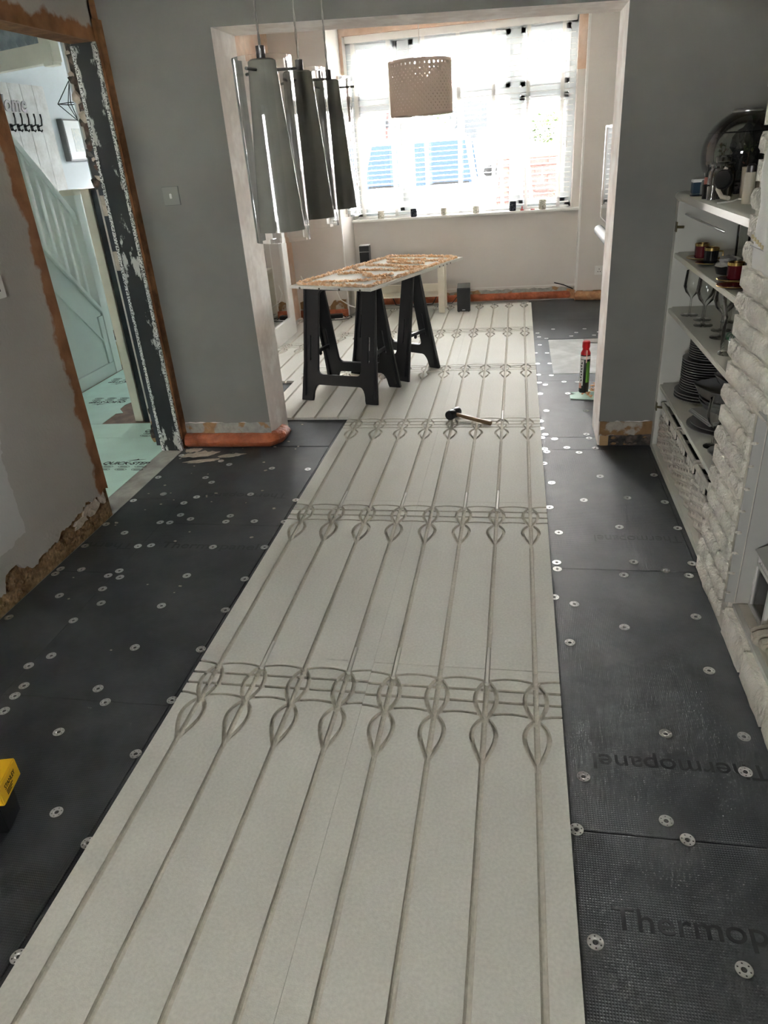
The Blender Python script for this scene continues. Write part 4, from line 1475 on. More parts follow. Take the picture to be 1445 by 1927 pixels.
# ---- orange edging rolls
def edging(name, label, pts, h, r, seed):
    """crumpled foam edging strip: an upright film of height h folded out into a rounded foot r wide"""
    t = thing(name, label, 'edging strip', (0, 0, ZI))
    pts = [Vector((a, b_, 0)) for a, b_ in pts]
    fine = []
    for a, b_ in zip(pts[:-1], pts[1:]):
        n = max(1, int((b_ - a).length / 0.03))
        for k in range(n):
            fine.append(a.lerp(b_, k / n))
    fine.append(pts[-1])
    b = B()
    prev = None
    for i, p in enumerate(fine):
        d = (fine[min(i + 1, len(fine) - 1)] - fine[max(i - 1, 0)]).normalized()
        nrm = Vector((d.y, -d.x, 0))
        ring = []
        for k in range(9):
            a = PI * k / 8
            j = 1 + 0.16 * noise.noise(Vector((i * 0.35, k * 0.9, seed)))
            ring.append(b.bm.verts.new(p + nrm * (r * j * math.sin(a)) + Vector((0, 0, h / 2 * (1 - math.cos(a)) * (1 + 0.05 * noise.noise(Vector((i * 0.3, 3, seed))))))))
        if prev:
            for k in range(8):
                b.bm.faces.new((prev[k], prev[k + 1], ring[k + 1], ring[k]))
            b.bm.faces.new((prev[8], prev[0], ring[0], ring[8]))
        else:
            b.bm.faces.new(ring)
        prev = ring
    b.bm.faces.new(prev[::-1])
    b.build('film_roll', M_ORANGE, t, smooth=True)
    return t


edging('edging_strip', 'orange film edging strip rolled along the foot of the left grey pier', [(-0.985, 2.35), (-0.7, 2.345), (-0.47, 2.35), (-0.43, 2.40), (-0.425, 2.50)], 0.085, 0.05, 1)
edging('edging_strip', 'long orange edging strip along the foot of the bay wall under the window', [(-0.80, 6.48), (0.2, 6.485), (0.9, 6.49), (1.55, 6.48)], 0.075, 0.018, 2)
edging('edging_strip', 'orange edging strip along the left flank wall behind the sawhorses', [(-1.25, 5.885), (-1.0, 5.885), (-0.74, 5.885)], 0.09, 0.02, 3)
M_CARDB = mat('torn_tan_edging', (0.44, 0.22, 0.10), 0.7, color2=(0.55, 0.33, 0.17), cscale=14, var=0.2, vscale=25, bump=0.3)
e4 = edging('edging_strip', 'tan and orange curled edging offcut at the right corner of the bay', [(1.58, 6.36), (1.7, 6.33), (1.9, 6.33)], 0.09, 0.05, 4)
e4.children[0].data.materials[0] = M_CARDB
b = B()
prev = None
for i in range(13):
    a = i / 12
    ang = 0.2 + a * 1.9
    x, y = 1.47 + 0.11 * math.sin(ang) - 0.0, 6.40 + 0.10 * math.cos(ang) - 0.02
    q = [b.bm.verts.new((x, y, 0)), b.bm.verts.new((x, y, 0.10 - 0.02 * a)), b.bm.verts.new((x + 0.006, y + 0.004, 0.10 - 0.02 * a)), b.bm.verts.new((x + 0.006, y + 0.004, 0))]
    if prev:
        for k2 in range(4):
            b.bm.faces.new((prev[k2], prev[(k2 + 1) % 4], q[(k2 + 1) % 4], q[k2]))
    else:
        b.bm.faces.new(q[::-1])
    prev = q
b.bm.faces.new(prev)
tag(b.build('curled_offcut', M_CARDB, loc=(0, 0, ZI)), 'curled tan strip springing from the end of the bay edging', 'edging strip')
tag(B().tube([(1.36, 6.46, 0.15), (1.46, 6.47, 0.12), (1.55, 6.47, 0.08), (1.57, 6.45, 0.02)], 0.006, 6).build('loose_cable', M_BLACK, smooth=True), 'loose dark cable end sticking out at the corner under the window', 'cable')

# ---- double socket on right flank wall
def socket_plate(name, label, loc, rot, m=None, w=0.086):
    t = thing(name, label, 'socket', loc)
    t.rotation_euler = rot
    B().box((-w / 2, -0.009, -0.043), (w / 2, 0, 0.043)).build('plate', m or M_WHITE, t, bevel=0.002)
    for dx, dz in ((0, 0.012), (-0.011, -0.012), (0.011, -0.012)):
        B().box((dx - 0.003, -0.0105, dz - 0.005), (dx + 0.003, -0.0088, dz + 0.005)).build('pin_slot', M_INK, t)
    B().box((-0.028, -0.012, 0.022), (-0.016, -0.009, 0.034)).build('rocker', m or M_WHITE, t)
    return t


socket_plate('wall_socket', 'white single socket on the wall right of the bay window', (1.80, 6.40, 0.265), (0, 0, 0))
socket_plate('wall_socket', 'white socket at the left picture edge on the near wall', (-1.0, 1.10, 1.145), (0, 0, PI / 2))

# ---- light switch on the pier
M_BRUSH = mat('brushed_grey_switch', (0.27, 0.27, 0.24), 0.45, metal=0.1)
ls = thing('light_switch', 'square brushed metal light switch on the grey left pier', 'switch', (-0.797, 2.356, 1.375))
B().box((-0.0445, -0.003, -0.0445), (0.0445, 0, 0.0445)).build('dark_outline', M_SCREW, ls)  # dark rim showing all round behind the plate
B().box((-0.043, -0.008, -0.043), (0.043, -0.003, 0.043)).build('plate', M_BRUSH, ls, bevel=0.0015)
B().box((-0.006, -0.015, -0.012), (0.006, -0.008, 0.012)).build('toggle', M_WHITE, ls, bevel=0.002)

# ---- glazed door leaning open along the lounge's left wall
dr = thing('glazed_door', 'white framed glass door folded open along the left wall of the lounge', 'door', (-1.125, 4.42, 0.005))
fm = flat_poly([(0, 0), (0.785, 0), (0.785, 1.98), (0, 1.98)], [rrect(0.14, 0.165, 0.645, 1.86, 0.004, 1)], 0.036, 0.0015)
fm.materials.append(M_WHITE)
o = bpy.data.objects.new('door_frame', fm)
COL.objects.link(o)
o.parent = dr
o.matrix_local = Matrix(((0, 0, 1, 0), (1, 0, 0, 0), (0, 1, 0, 0), (0, 0, 0, 1)))
B().box((-0.003, 0.135, 0.16), (0.003, 0.65, 1.865)).build('pane', pane_mat('door_glass', 0.30, (0.98, 0.98, 0.96)), dr)
B().cyl((0.02, 0.06, 1.0), (0.06, 0.06, 1.0), 0.008).cyl((0.06, 0.06, 1.0), (0.06, 0.17, 1.0), 0.009).build('handle', M_CHROME, dr, smooth=True)

# ---- TV and soundbar on lounge chimney breast, breast with bricks
cb = B().box((1.698, 3.60, -0.03), (2.11, 5.018, 2.56))
wall_breast2 = struct(cb.build('wall_lounge_breast', M_MORTW))


def brick_mesh(L, H, D, seed):
    """rock-faced brick: front face faces -x"""
    b = B()
    ny, nz = 5, 3
    rnd = random.Random(seed)
    g = {}
    for i in range(ny + 1):
        for j in range(nz + 1):
            e = (i in (0, ny)) or (j in (0, nz))
            x = -D + (0.006 if e else rnd.uniform(-0.008, 0.002))
            yy = L * i / ny + (0 if not e else (0.003 if i == 0 else -0.003 if i == ny else rnd.uniform(-0.004, 0.004)))
            zz_ = H * j / nz + (0.003 if j == 0 else -0.003 if j == nz else 0) + (rnd.uniform(-0.003, 0.003))
            g[i, j] = b.bm.verts.new((x, yy, zz_))
    for i in range(ny):
        for j in range(nz):
            b.bm.faces.new((g[i, j], g[i + 1, j], g[i + 1, j + 1], g[i, j + 1]))
    per = [g[i, 0] for i in range(ny + 1)] + [g[ny, j] for j in range(1, nz + 1)] + [g[i, nz] for i in range(ny - 1, -1, -1)] + [g[0, j] for j in range(nz - 1, 0, -1)]
    back = [b.bm.verts.new((0, v.co.y + (0.003 if v.co.y > L / 2 else -0.003) * 0, v.co.z)) for v in per]
    n = len(per)
    for i in range(n):
        b.bm.faces.new((per[i], per[(i + 1) % n], back[(i + 1) % n], back[i]))
    bmesh.ops.recalc_face_normals(b.bm, faces=b.bm.faces)
    me = bpy.data.meshes.new('brick')
    b.bm.to_mesh(me)
    b.bm.free()
    me.materials.append(M_BRICKW)
    return me


STRETCH = [brick_mesh(0.214, 0.064, 0.030, s) for s in range(6)]
HEADER = [brick_mesh(0.102, 0.064, 0.030, 20 + s) for s in range(4)]


def lay(parent, x, y, z, kind):
    o = bpy.data.objects.new('brick', random.choice(STRETCH if kind == 's' else HEADER))
    COL.objects.link(o)
    o.parent = parent
    o.location = (x, y, z)
    return o


for r in range(33):
    z = 0.0 + r * 0.075
    y = 5.022
    first = True
    while y > 3.62:
        k = 'h' if (first and r % 2) else 's'
        L = 0.102 if k == 'h' else 0.214
        if y - L < 3.58:
            break
        lay(wall_breast2, 1.718, y - L, z, k)
        y -= L + 0.011
        first = False
tv = thing('wall_television', 'flat screen television seen edge-on, reflecting the window, on the lounge chimney breast', 'television', (1.655, 4.60, 1.20))
B().box((0.0, -0.60, -0.33), (0.028, 0.60, 0.36)).build('tv_case', M_BLACKS, tv, bevel=0.004)
B().box((-0.002, -0.588, -0.31), (0.0, 0.588, 0.345)).build('screen', mat('glossy_dark_screen', (0.012, 0.013, 0.015), 0.03, spec=1.0, coat=1.0), tv)
fr = B()
fr.box((-0.004, -0.602, 0.345), (0.03, 0.602, 0.362))
fr.box((-0.004, 0.588, -0.332), (0.03, 0.602, 0.362))
fr.box((-0.004, -0.602, -0.332), (0.03, 0.602, -0.312))
fr.build('bezel', M_CHROME, tv)
B().box((0.028, -0.15, -0.1), (0.062, 0.15, 0.15)).build('wall_bracket', M_BLACK, tv)
sbx = thing('soundbar', 'rounded silver grey soundbar mounted below the television', 'speaker', (1.635, 4.60, 0.80))
B().tube([(0, -0.45, 0), (0, 0.45, 0)], 0.04, 16).build('bar', mat('silver_grey_cloth', (0.15, 0.155, 0.16), 0.65, spec=0.3), sbx, smooth=True)
B().box((0.0, -0.1, -0.02), (0.055, 0.1, 0.02)).build('bracket', M_BLACK, sbx)

# ---- lampshade pendant in the lounge
lampx, lampy = 0.28, 4.40
pl = thing('drum_pendant', 'beige pierced drum lampshade hanging in the bay', 'lamp', (lampx, lampy, 1.715))
RS, HS = 0.222, 0.335
b = B()
nseg, nrow = 84, 15
hole = 0.34
rows = []
# pierced shell: each cell is a quad ring around a small open diamond
def cyl_pt(a, z):
    return (RS * math.cos(a), RS * math.sin(a), z)


vid = {}


def gv(a, z):
    key = (round(a, 5), round(z, 5))
    if key not in vid:
        vid[key] = b.bm.verts.new(cyl_pt(a, z))
    return vid[key]


for i in range(nseg):
    a0, a1 = 2 * PI * i / nseg, 2 * PI * ((i + 1) % nseg) / nseg
    a1r = 2 * PI * (i + 1) / nseg
    b.bm.faces.new((gv(a0, 0.0), gv(a1, 0.0), gv(a1, 0.02), gv(a0, 0.02)))
    b.bm.faces.new((gv(a0, HS - 0.05), gv(a1, HS - 0.05), gv(a1, HS - 0.045), gv(a0, HS - 0.045)))
    b.bm.faces.new((gv(a0, HS - 0.02), gv(a1, HS - 0.02), gv(a1, HS), gv(a0, HS)))
    am = (a0 + a1r) / 2
    # crescent openings near the rim: every second cell left open in its middle
    if i % 2:
        b.bm.faces.new((gv(a0, HS - 0.045), gv(a1, HS - 0.045), gv(a1, HS - 0.02), gv(a0, HS - 0.02)))
    else:
        m_ = [b.bm.verts.new(cyl_pt(am - 0.02, HS - 0.036)), b.bm.verts.new(cyl_pt(am + 0.02, HS - 0.036)), b.bm.verts.new(cyl_pt(am + 0.02, HS - 0.024)), b.bm.verts.new(cyl_pt(am - 0.02, HS - 0.024))]
        q = [gv(a0, HS - 0.045), gv(a1, HS - 0.045), gv(a1, HS - 0.02), gv(a0, HS - 0.02)]
        for j in range(4):
            b.bm.faces.new((q[j], q[(j + 1) % 4], m_[(j + 1) % 4], m_[j]))
    for r in range(nrow):
        z0 = 0.02 + (HS - 0.07) * r / nrow
        z1 = 0.02 + (HS - 0.07) * (r + 1) / nrow
        q = [gv(a0, z0), gv(a1, z0), gv(a1, z1), gv(a0, z1)]
        if (i + r) % 2:
            b.bm.faces.new(q)
        else:
            zm = (z0 + z1) / 2
            da, dz = (a1r - a0) * 0.24, (z1 - z0) * 0.20
            m_ = [b.bm.verts.new(cyl_pt(am, zm - dz)), b.bm.verts.new(cyl_pt(am + da, zm)), b.bm.verts.new(cyl_pt(am, zm + dz)), b.bm.verts.new(cyl_pt(am - da, zm))]
            # square to diamond ring
            b.bm.faces.new((q[0], q[1], m_[0]))
            b.bm.faces.new((q[1], q[2], m_[1]))
            b.bm.faces.new((q[2], q[3], m_[2]))
            b.bm.faces.new((q[3], q[0], m_[3]))
            for j in range(4):
                b.bm.faces.new((m_[j], q[(j + 1) % 4], m_[(j + 1) % 4]))
sh = b.build('lampshade', M_LAMP, pl, smooth=True)
sd_ = sh.modifiers.new('thickness', 'SOLIDIFY')
sd_.thickness = 0.0015
B().cyl((0, 0, HS), (0, 0, 0.80), 0.003, n=8).build('flex', M_WHITE, pl)
rim = B()
rim.tube([((RS - 0.004) * math.cos(2 * PI * k / 40), (RS - 0.004) * math.sin(2 * PI * k / 40), HS - 0.012) for k in range(40)], 0.002, 6, closed=True)
for k in range(3):
    a = k * 2 * PI / 3
    rim.cyl((0, 0, HS - 0.012), ((RS - 0.004) * math.cos(a), (RS - 0.004) * math.sin(a), HS - 0.012), 0.002, n=6)
rim.build('shade_ring', M_WHITE, pl)
B().lathe([(0.0, HS + 0.02), (0.018, HS + 0.015), (0.02, HS - 0.04), (0.0, HS - 0.04)], 16).build('lamp_holder', M_WHITE, pl, smooth=True)
B().blob((0, 0, HS - 0.10), 0.032, 2, 0, (1, 1, 1.3)).build('bulb', mat('frosted_bulb', (0.7, 0.68, 0.62), 0.4), pl, smooth=True)
B().lathe([(0.0, 0.79), (0.045, 0.80), (0.045, 0.845), (0, 0.845)], 20).build('ceiling_rose', M_WHITE, pl, smooth=True)

# ---- three glass pendants in the dining room
def pendant(label, y):
    t = thing('glass_pendant', label, 'pendant lamp', (0.524, y, 1.37), 0, 'row of three glass pendants')
    R, H = 0.0525, 0.303
    B().lathe([(R, 0), (R, H), (R - 0.003, H), (R - 0.003, 0)], 40, closed=True).build('glass_cylinder', M_GLASS, t, smooth=True)
    B().lathe([(0.0445, 0.018), (0.0245, H - 0.006), (0.020, H - 0.003), (0, H - 0.003), (0, H - 0.006), (0.018, H - 0.006), (0.0225, H - 0.009), (0.0425, 0.018)], 36, closed=False).build('inner_cone', M_SHADEG, t, smooth=True)
    for k in range(3):
        a = 0.35 + k * 2 * PI / 3
        B().cyl((0.022 * math.cos(a), 0.022 * math.sin(a), H - 0.02), ((R + 0.008) * math.cos(a), (R + 0.008) * math.sin(a), H - 0.02), 0.0026, n=10).build('support_pin', M_SCREW, t)
    B().lathe([(0, H - 0.003), (0.008, H - 0.003), (0.008, H + 0.017), (0.003, H + 0.018), (0, H + 0.018)], 16).build('cable_grip', M_SCREW, t, smooth=True)
    cz = [H + 0.018 + 0.012 * i for i in range(66)]
    b = B()
    for ph in (0, PI):
        b.tube([(0.0012 * math.cos(i * 1.1 + ph), 0.0012 * math.sin(i * 1.1 + ph), z) for i, z in enumerate(cz)], 0.0015, 6)
    b.build('cable', M_CHROME, t, smooth=True)
    return t


pendant('nearest and largest-looking of the three glass pendants with grey cones', 0.0)
pendant('middle of the three glass pendants with grey cones', 0.25)
pendant('farthest of the three glass pendants with grey cones', 0.50)
cp = tag(B().box((-0.03, -0.35, 0), (0.03, 0.35, 0.03)).build('pendant_ceiling_plate', M_CHROME, loc=(0.524, 0.25, 2.468), bevel=0.003), 'long metal ceiling plate carrying the three glass pendants', 'ceiling plate')

# ---- yellow tool at the left edge
st = thing('yellow_tool_case', 'yellow and black plastic tool case printed in black at the left picture edge', 'tool case', (-0.40, -0.30, ZI))
st.rotation_euler = (0, 0, 0)
YF = [(-0.283, -0.357), (-0.309, -0.253), (-0.503, -0.301), (-0.477, -0.405)]     # front-right, back-right, back-left, front-left (world)
yl = [(a_ + 0.40, b_ + 0.30) for a_, b_ in YF]
B().hexa([(*yl[3], 0.118), (*yl[3], 0.178), (*yl[2], 0.118), (*yl[2], 0.178), (*yl[0], 0.118), (*yl[0], 0.178), (*yl[1], 0.118), (*yl[1], 0.178)]).build('yellow_lid', M_YEL, st, bevel=0.003)
B().hexa([(-0.09, -0.10, 0), (-0.09, -0.10, 0.117), (-0.11, -0.01, 0), (-0.11, -0.01, 0.117), (0.080, -0.045, 0), (0.088, -0.052, 0.117), (0.062, 0.03, 0), (0.066, 0.035, 0.117)]).build('black_base', M_BLACK, st, bevel=0.003)
# ================================================================== DINING CHIMNEY BREAST AND HEARTH
wb = B()
BX = 1.69
OY, OZ = 0.672, 0.775          # fire opening: y below OY, z below OZ
wb.box((BX - 0.013, OY, -0.03), (2.10, 1.045, 2.5))
wb.box((BX - 0.013, -0.55, OZ), (2.10, OY, 2.5))
wb.box((BX - 0.013, -0.95, -0.03), (2.10, -0.55, 2.5))
wall_breast = struct(wb.build('wall_chimney_breast', M_MORTW))
for r in range(33):
    z = 0.0 + r * 0.0748
    if r == 0:
        z = 0.0
    y = 1.055
    first = True
    lim = OY if z + 0.03 < OZ else -0.75
    while True:
        k = 'h' if (first and r % 2) else 's'
        L = 0.102 if k == 'h' else 0.214
        if y - L < lim - 0.02:
            if y - 0.102 >= lim - 0.03:
                k, L = 'h', 0.102
            else:
                break
        if z < 0.04 and y - L < lim:
            break
        lay(wall_breast, BX, y - L, z + 0.004, k)
        y -= L + 0.0105
        first = False
# mortar teeth that ooze round the edge of the opening
for r in range(1, 10):
    z = r * 0.0748
    B().blob((0, 0, 0), 0.007, 1, 0.5, (1.6, 1.3, 0.7), r).build('mortar_tooth', M_BRICKW, wall_breast, loc=(1.668, OY - 0.006, z))
# recess lining, side panel, back
M_LINE = mat('grey_white_recess_plaster', (0.42, 0.415, 0.385), 0.7, var=0.03, vscale=3)
rl = B()
rl.box((1.664, OY - 0.004, 0.11), (1.693, OY + 0.001, OZ))
rl.build('reveal_board', M_LINE, wall_breast)
B().box((1.697, OY - 0.006, 0.11), (2.08, OY + 0.002, OZ)).build('side_panel', M_LINE, wall_breast)
B().box((2.075, -0.55, 0.0), (2.10, OY, OZ)).build('recess_back', M_LINE, wall_breast)
B().box((1.66, -0.55, OZ - 0.004), (2.10, OY, OZ + 0.004)).build('recess_soffit', M_LINE, wall_breast)
# raised hearth ledge with brick front
hl = struct(B().box((1.690, -0.55, -0.02), (2.08, OY - 0.004, 0.105)).build('hearth_ledge', M_LINE))
B().box((1.705, -0.54, 0.105), (1.80, OY - 0.01, 0.1085)).build('ledge_board', mat('bare_ledge_board', (0.47, 0.44, 0.38), 0.7, var=0.06), hl)
y = OY - 0.01
for k in range(5):
    o = bpy.data.objects.new('brick', STRETCH[k % 6])
    COL.objects.link(o)
    o.parent = hl
    o.location = (1.690, y - 0.214, -0.012)
    o.scale = (1, 1, 1.72)
    y -= 0.226
# lantern
M_LANT = mat('white_lantern_paint', (0.66, 0.65, 0.62), 0.45)
ln = thing('lantern', 'white metal lantern with glass panes standing in the fireplace recess', 'lantern', (1.805, 0.590, 0.107), 0.0)
hw = 0.064
for sx in (-1, 1):
    for sy in (-1, 1):
        B().box((sx * hw - 0.006, sy * hw - 0.006, 0), (sx * hw + 0.006, sy * hw + 0.006, 0.205)).build('corner_post', M_LANT, ln)
for z in (0.006, 0.165, 0.203):
    fr = B()
    for s in (-1, 1):
        fr.box((-hw, s * hw - 0.006, z - 0.006), (hw, s * hw + 0.006, z + 0.006))
        fr.box((s * hw - 0.006, -hw, z - 0.006), (s * hw + 0.006, hw, z + 0.006))
    fr.build('frame_rail', M_LANT, ln)
B().box((-hw, -hw, 0), (hw, hw, 0.006)).build('base', M_LANT, ln)
for s in (-1, 1):
    B().box((-hw + 0.006, s * hw - 0.001, 0.012), (hw - 0.006, s * hw + 0.001, 0.16)).build('pane', M_THIN, ln)
    B().box((s * hw - 0.001, -hw + 0.006, 0.012), (s * hw + 0.001, hw - 0.006, 0.16)).build('pane', M_THIN, ln)
    for k in range(9):
        u = -hw + 0.012 + k * 0.0115
        B().box((u - 0.003, s * hw - 0.003, 0.172), (u + 0.003, s * hw + 0.003, 0.198)).build('fret_bar', M_LANT, ln)
        B().box((s * hw - 0.003, u - 0.003, 0.172), (s * hw + 0.003, u + 0.003, 0.198)).build('fret_bar', M_LANT, ln)
B().hexa([(-0.080, -0.080, 0.208), (-0.03, -0.03, 0.262), (-0.080, 0.075, 0.208), (-0.03, 0.03, 0.262), (0.080, -0.080, 0.208), (0.03, -0.03, 0.262), (0.080, 0.075, 0.208), (0.03, 0.03, 0.262)]).build('roof', mat('grey_lantern_roof', (0.36, 0.36, 0.34), 0.5), ln)
B().tube([(-0.03, 0, 0.262), (-0.035, 0, 0.30), (0, 0, 0.335), (0.035, 0, 0.30), (0.03, 0, 0.262)], 0.004, 8).build('ring_handle', M_LANT, ln, smooth=True)
B().lathe([(0, 0.007), (0.03, 0.007), (0.03, 0.08), (0.002, 0.082), (0.002, 0.095), (0, 0.095)], 16).build('candle', mat('dark_candle', (0.04, 0.04, 0.04), 0.5), ln)
# stacked slate and log pieces on the ledge
M_STONE = mat('pale_rough_stone', (0.46, 0.42, 0.35), 0.85, color2=(0.36, 0.31, 0.25), cscale=14, var=0.2, vscale=30, bump=0.5, bscale=70)
STN = [('rear reddish stone slab of the row beside the lantern', 1.735, 0.475, 0.03, 0.012), ('second rough stone piece of the fireplace row, behind the middle one', 1.715, 0.435, 0.034, 0.015), ('middle rough stone piece of the row on the hearth ledge', 1.735, 0.40, 0.036, 0.014),
       ('fourth stone piece of the row, just behind the two white slabs', 1.745, 0.362, 0.034, 0.016), ('white cut slab leaning near the front of the stone row', 1.755, 0.330, 0.028, 0.012), ('frontmost white slab of the stone row on the hearth', 1.76, 0.300, 0.028, 0.012)]
for k, (lab, x, y, hh, th) in enumerate(STN):
    b = B()
    n = 14
    pts = []
    for i in range(n):
        a = 2 * PI * i / n
        rr = 1 + 0.25 * noise.noise(Vector((math.cos(a) * 1.7, math.sin(a) * 1.7, k * 3.3)))
        pts.append((0.085 * math.cos(a) * rr + 0.04, hh * (1 + 0.9 * math.sin(a) * rr)))
    b.prism(pts, -th, th, 'y')
    tag(b.build('stone_piece', M_STONE, loc=(x, y, 0.108), bevel=0.004), lab, 'stone', 'row of stones on the hearth')
tag(B().box((-0.04, -0.03, 0), (0.12, 0.03, 0.05)).build('white_block', M_LANT, loc=(1.74, 0.245, 0.1055), bevel=0.004), 'smooth white block at the front end of the stone row', 'block')

# white cloth hanging on the breast
ck = thing('hanging_cloth', 'white padded cloth with gold embroidery hanging on the chimney breast', 'cloth', (1.64, 0.83, 1.15))
b = B()
cols, rws = 14, 24
gg = {}
for i in range(cols + 1):
    for j in range(rws + 1):
        u, v = i / cols, j / rws
        yy = -0.26 * u * (1 - 0.10 * v) - 0.01 * math.sin(v * 7) + (0.006 if 0.55 < v < 0.60 else 0)
        xx_ = -0.010 - 0.014 * math.sin(PI * u) - 0.005 * math.sin(u * 11 + v * 3) - 0.006 * abs(math.sin(v * 5.2 * PI / 2))
        gg[i, j] = b.bm.verts.new((xx_, yy, 0.42 * v))
for i in range(cols):
    for j in range(rws):
        b.bm.faces.new((gg[i, j], gg[i + 1, j], gg[i + 1, j + 1], gg[i, j + 1]))
o = b.build('cloth', mat('white_linen', (0.66, 0.65, 0.63), 0.85, bump=0.15, bscale=250), ck, smooth=True)
o.modifiers.new('thickness', 'SOLIDIFY').thickness = 0.006
M_GOLDT = mat('gold_thread', (0.48, 0.40, 0.20), 0.5)
for k in range(5):
    B().box((-0.0285, -0.030 - 0.024 * k, 0.075 - 0.004 * k), (-0.026, -0.012 - 0.024 * k, 0.085 - 0.004 * k)).build('embroidery', M_GOLDT, ck)
B().box((-0.027, -0.26, 0.055), (-0.024, -0.005, 0.0565)).build('seam', mat('grey_seam', (0.4, 0.4, 0.4), 0.8), ck)
B().cyl((-0.02, -0.12, 0.42), (0.0, -0.12, 0.46), 0.003).build('hook', M_STEEL, ck)

# ================================================================== ALCOVE CUPBOARD AND ITS CONTENTS
M_CUP = mat('off_white_cupboard', (0.60, 0.59, 0.53), 0.45, var=0.03, vscale=3)
cu = thing('open_cupboard', 'off-white open alcove cupboard with shelves beside the brick chimney breast', 'cupboard', (1.70, 1.05, ZI))
D_, W_ = 0.385, 1.295
HT = 1.21 - ZI
sd2 = B()
B().box((0.0, W_ - 0.055, 0), (0.022, W_, HT)).build('face_stile', M_CUP, cu, bevel=0.002)
B().box((0.022, W_ - 0.02, 0), (D_, W_, HT)).build('side_panel', M_CUP, cu)
B().box((0.0, 0.005, 0), (D_, 0.02, HT)).build('side_panel', M_CUP, cu)
B().box((D_ - 0.01, 0.02, 0), (D_, W_ - 0.02, HT)).build('back_panel', M_CUP, cu)
B().box((-0.002, 0.02, 0.0), (D_, W_ - 0.055, 0.035)).build('plinth', M_CUP, cu, bevel=0.002)
SH = [0.345, 0.73, 0.985]
for z in SH:
    B().box((0.004, 0.012, z - ZI - 0.022), (D_, W_ - 0.03, z - ZI)).build('shelf', M_CUP, cu, bevel=0.002)
wt = B()
n = 8
prof = [(D_, 0), (0.012, 0)] + [(0.012 - 0.022 * math.sin(PI * k / n), 0.019 - 0.019 * math.cos(PI * k / n)) for k in range(n + 1)] + [(D_, 0.038)]
wt.prism([(a, c + HT) for a, c in prof], 0.0, W_, 'y')
wk = wt.build('worktop', M_CUP, cu, smooth=True)
B().box((-0.0118, 0.0, HT + 0.006), (-0.0085, W_ - 0.30, HT + 0.032)).build('worktop_edge_trim', mat('satin_silver_trim', (0.62, 0.61, 0.58), 0.3, metal=0.7), cu)
for z in (1.10, 0.225):
    hg = B().box((-0.001, W_ - 0.06, z - ZI - 0.022), (0.004, W_ - 0.03, z - ZI + 0.022)).cyl((0.002, W_ - 0.062, z - ZI), (0.03, W_ - 0.075, z - ZI), 0.006)
    hg.build('hinge_plate', mat('aged_brass', (0.12, 0.10, 0.05), 0.4, metal=0.8), cu)
B().cyl((0.03, 0.5, 1.155 - ZI), (0.03, W_ - 0.08, 1.155 - ZI), 0.004).build('rail', M_STEEL, cu)

# --- wicker baskets
M_WICK = mat('white_wicker', (0.56, 0.53, 0.46), 0.7, var=0.12, vscale=20, bump=0.2, bscale=80)
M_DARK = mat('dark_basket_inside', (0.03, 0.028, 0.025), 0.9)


def basket(label, yc):
    t = thing('wicker_basket', label, 'basket', (1.885, yc, ZI + 0.036), 0, 'white wicker baskets in the cupboard')
    hx, hy, H = 0.155, 0.18, 0.235
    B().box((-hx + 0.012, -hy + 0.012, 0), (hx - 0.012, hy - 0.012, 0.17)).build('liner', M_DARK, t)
    # woven front: rope rows made of bulging strands
    for r in range(9):
        z = 0.010 + r * 0.0185
        b = B()
        n = 56
        pts, rad = [], []
        per = [(-hx, -hy), (-hx, hy), (hx, hy), (hx, -hy)]
        tot = 4 * (hx + hy)
        for i in range(n):
            s = i / n * 4
            k = int(s)
            f = s - k
            a, c = per[k % 4], per[(k + 1) % 4]
            bul = 0.006 * math.sin(i * PI / 2 + (PI if r % 2 else 0))
            x = a[0] + (c[0] - a[0]) * f
            y = a[1] + (c[1] - a[1]) * f
            nx, ny = ((-1, 0), (0, 1), (1, 0), (0, -1))[k % 4]
            pts.append((x + nx * bul, y + ny * bul, z))
            rad.append(0.0105)
        b.tube(pts, rad, 6, closed=True)
        b.build('woven_row', M_WICK, t, smooth=True)
    for k in range(13):
        u = -hy + 0.012 + k * (2 * hy - 0.024) / 12
        if 5 <= k <= 6:
            continue
        B().cyl((-hx, u, 0.17), (-hx, u, H - 0.02), 0.0055, n=8).build('upright', M_WICK, t)
        B().cyl((hx, u, 0.17), (hx, u, H - 0.02), 0.0055, n=8).build('upright', M_WICK, t)
    B().tube([(-hx, -hy, H - 0.012), (-hx, hy, H - 0.012), (hx, hy, H - 0.012), (hx, -hy, H - 0.012)], 0.013, 8, closed=True).build('rim', M_WICK, t, smooth=True)
    return t


basket('white wicker basket at the far end of the cupboard by the grey pier', 2.095)
basket('middle of the three white wicker baskets in the cupboard', 1.70)
basket('nearest white wicker basket, beside the brick chimney breast', 1.30)

# --- crockery on the lowest shelf
M_PLATE = mat('grey_stoneware', (0.16, 0.16, 0.155), 0.25, spec=0.6)
M_PRIM = mat('grey_stoneware_pale', (0.34, 0.34, 0.33), 0.25)
ZS = SH[0]


def plate(label, x, y, z, r, m=None, grp='stacked grey plates'):
    return tag(B().lathe([(0, 0), (r * 0.6, 0), (r * 0.72, 0.002), (r, 0.0125), (r, 0.0155), (r * 0.97, 0.0155), (r * 0.70, 0.006), (0, 0.005)], 40).build('plate', m or M_PLATE, loc=(x, y, z), smooth=True), label, 'plate', grp)


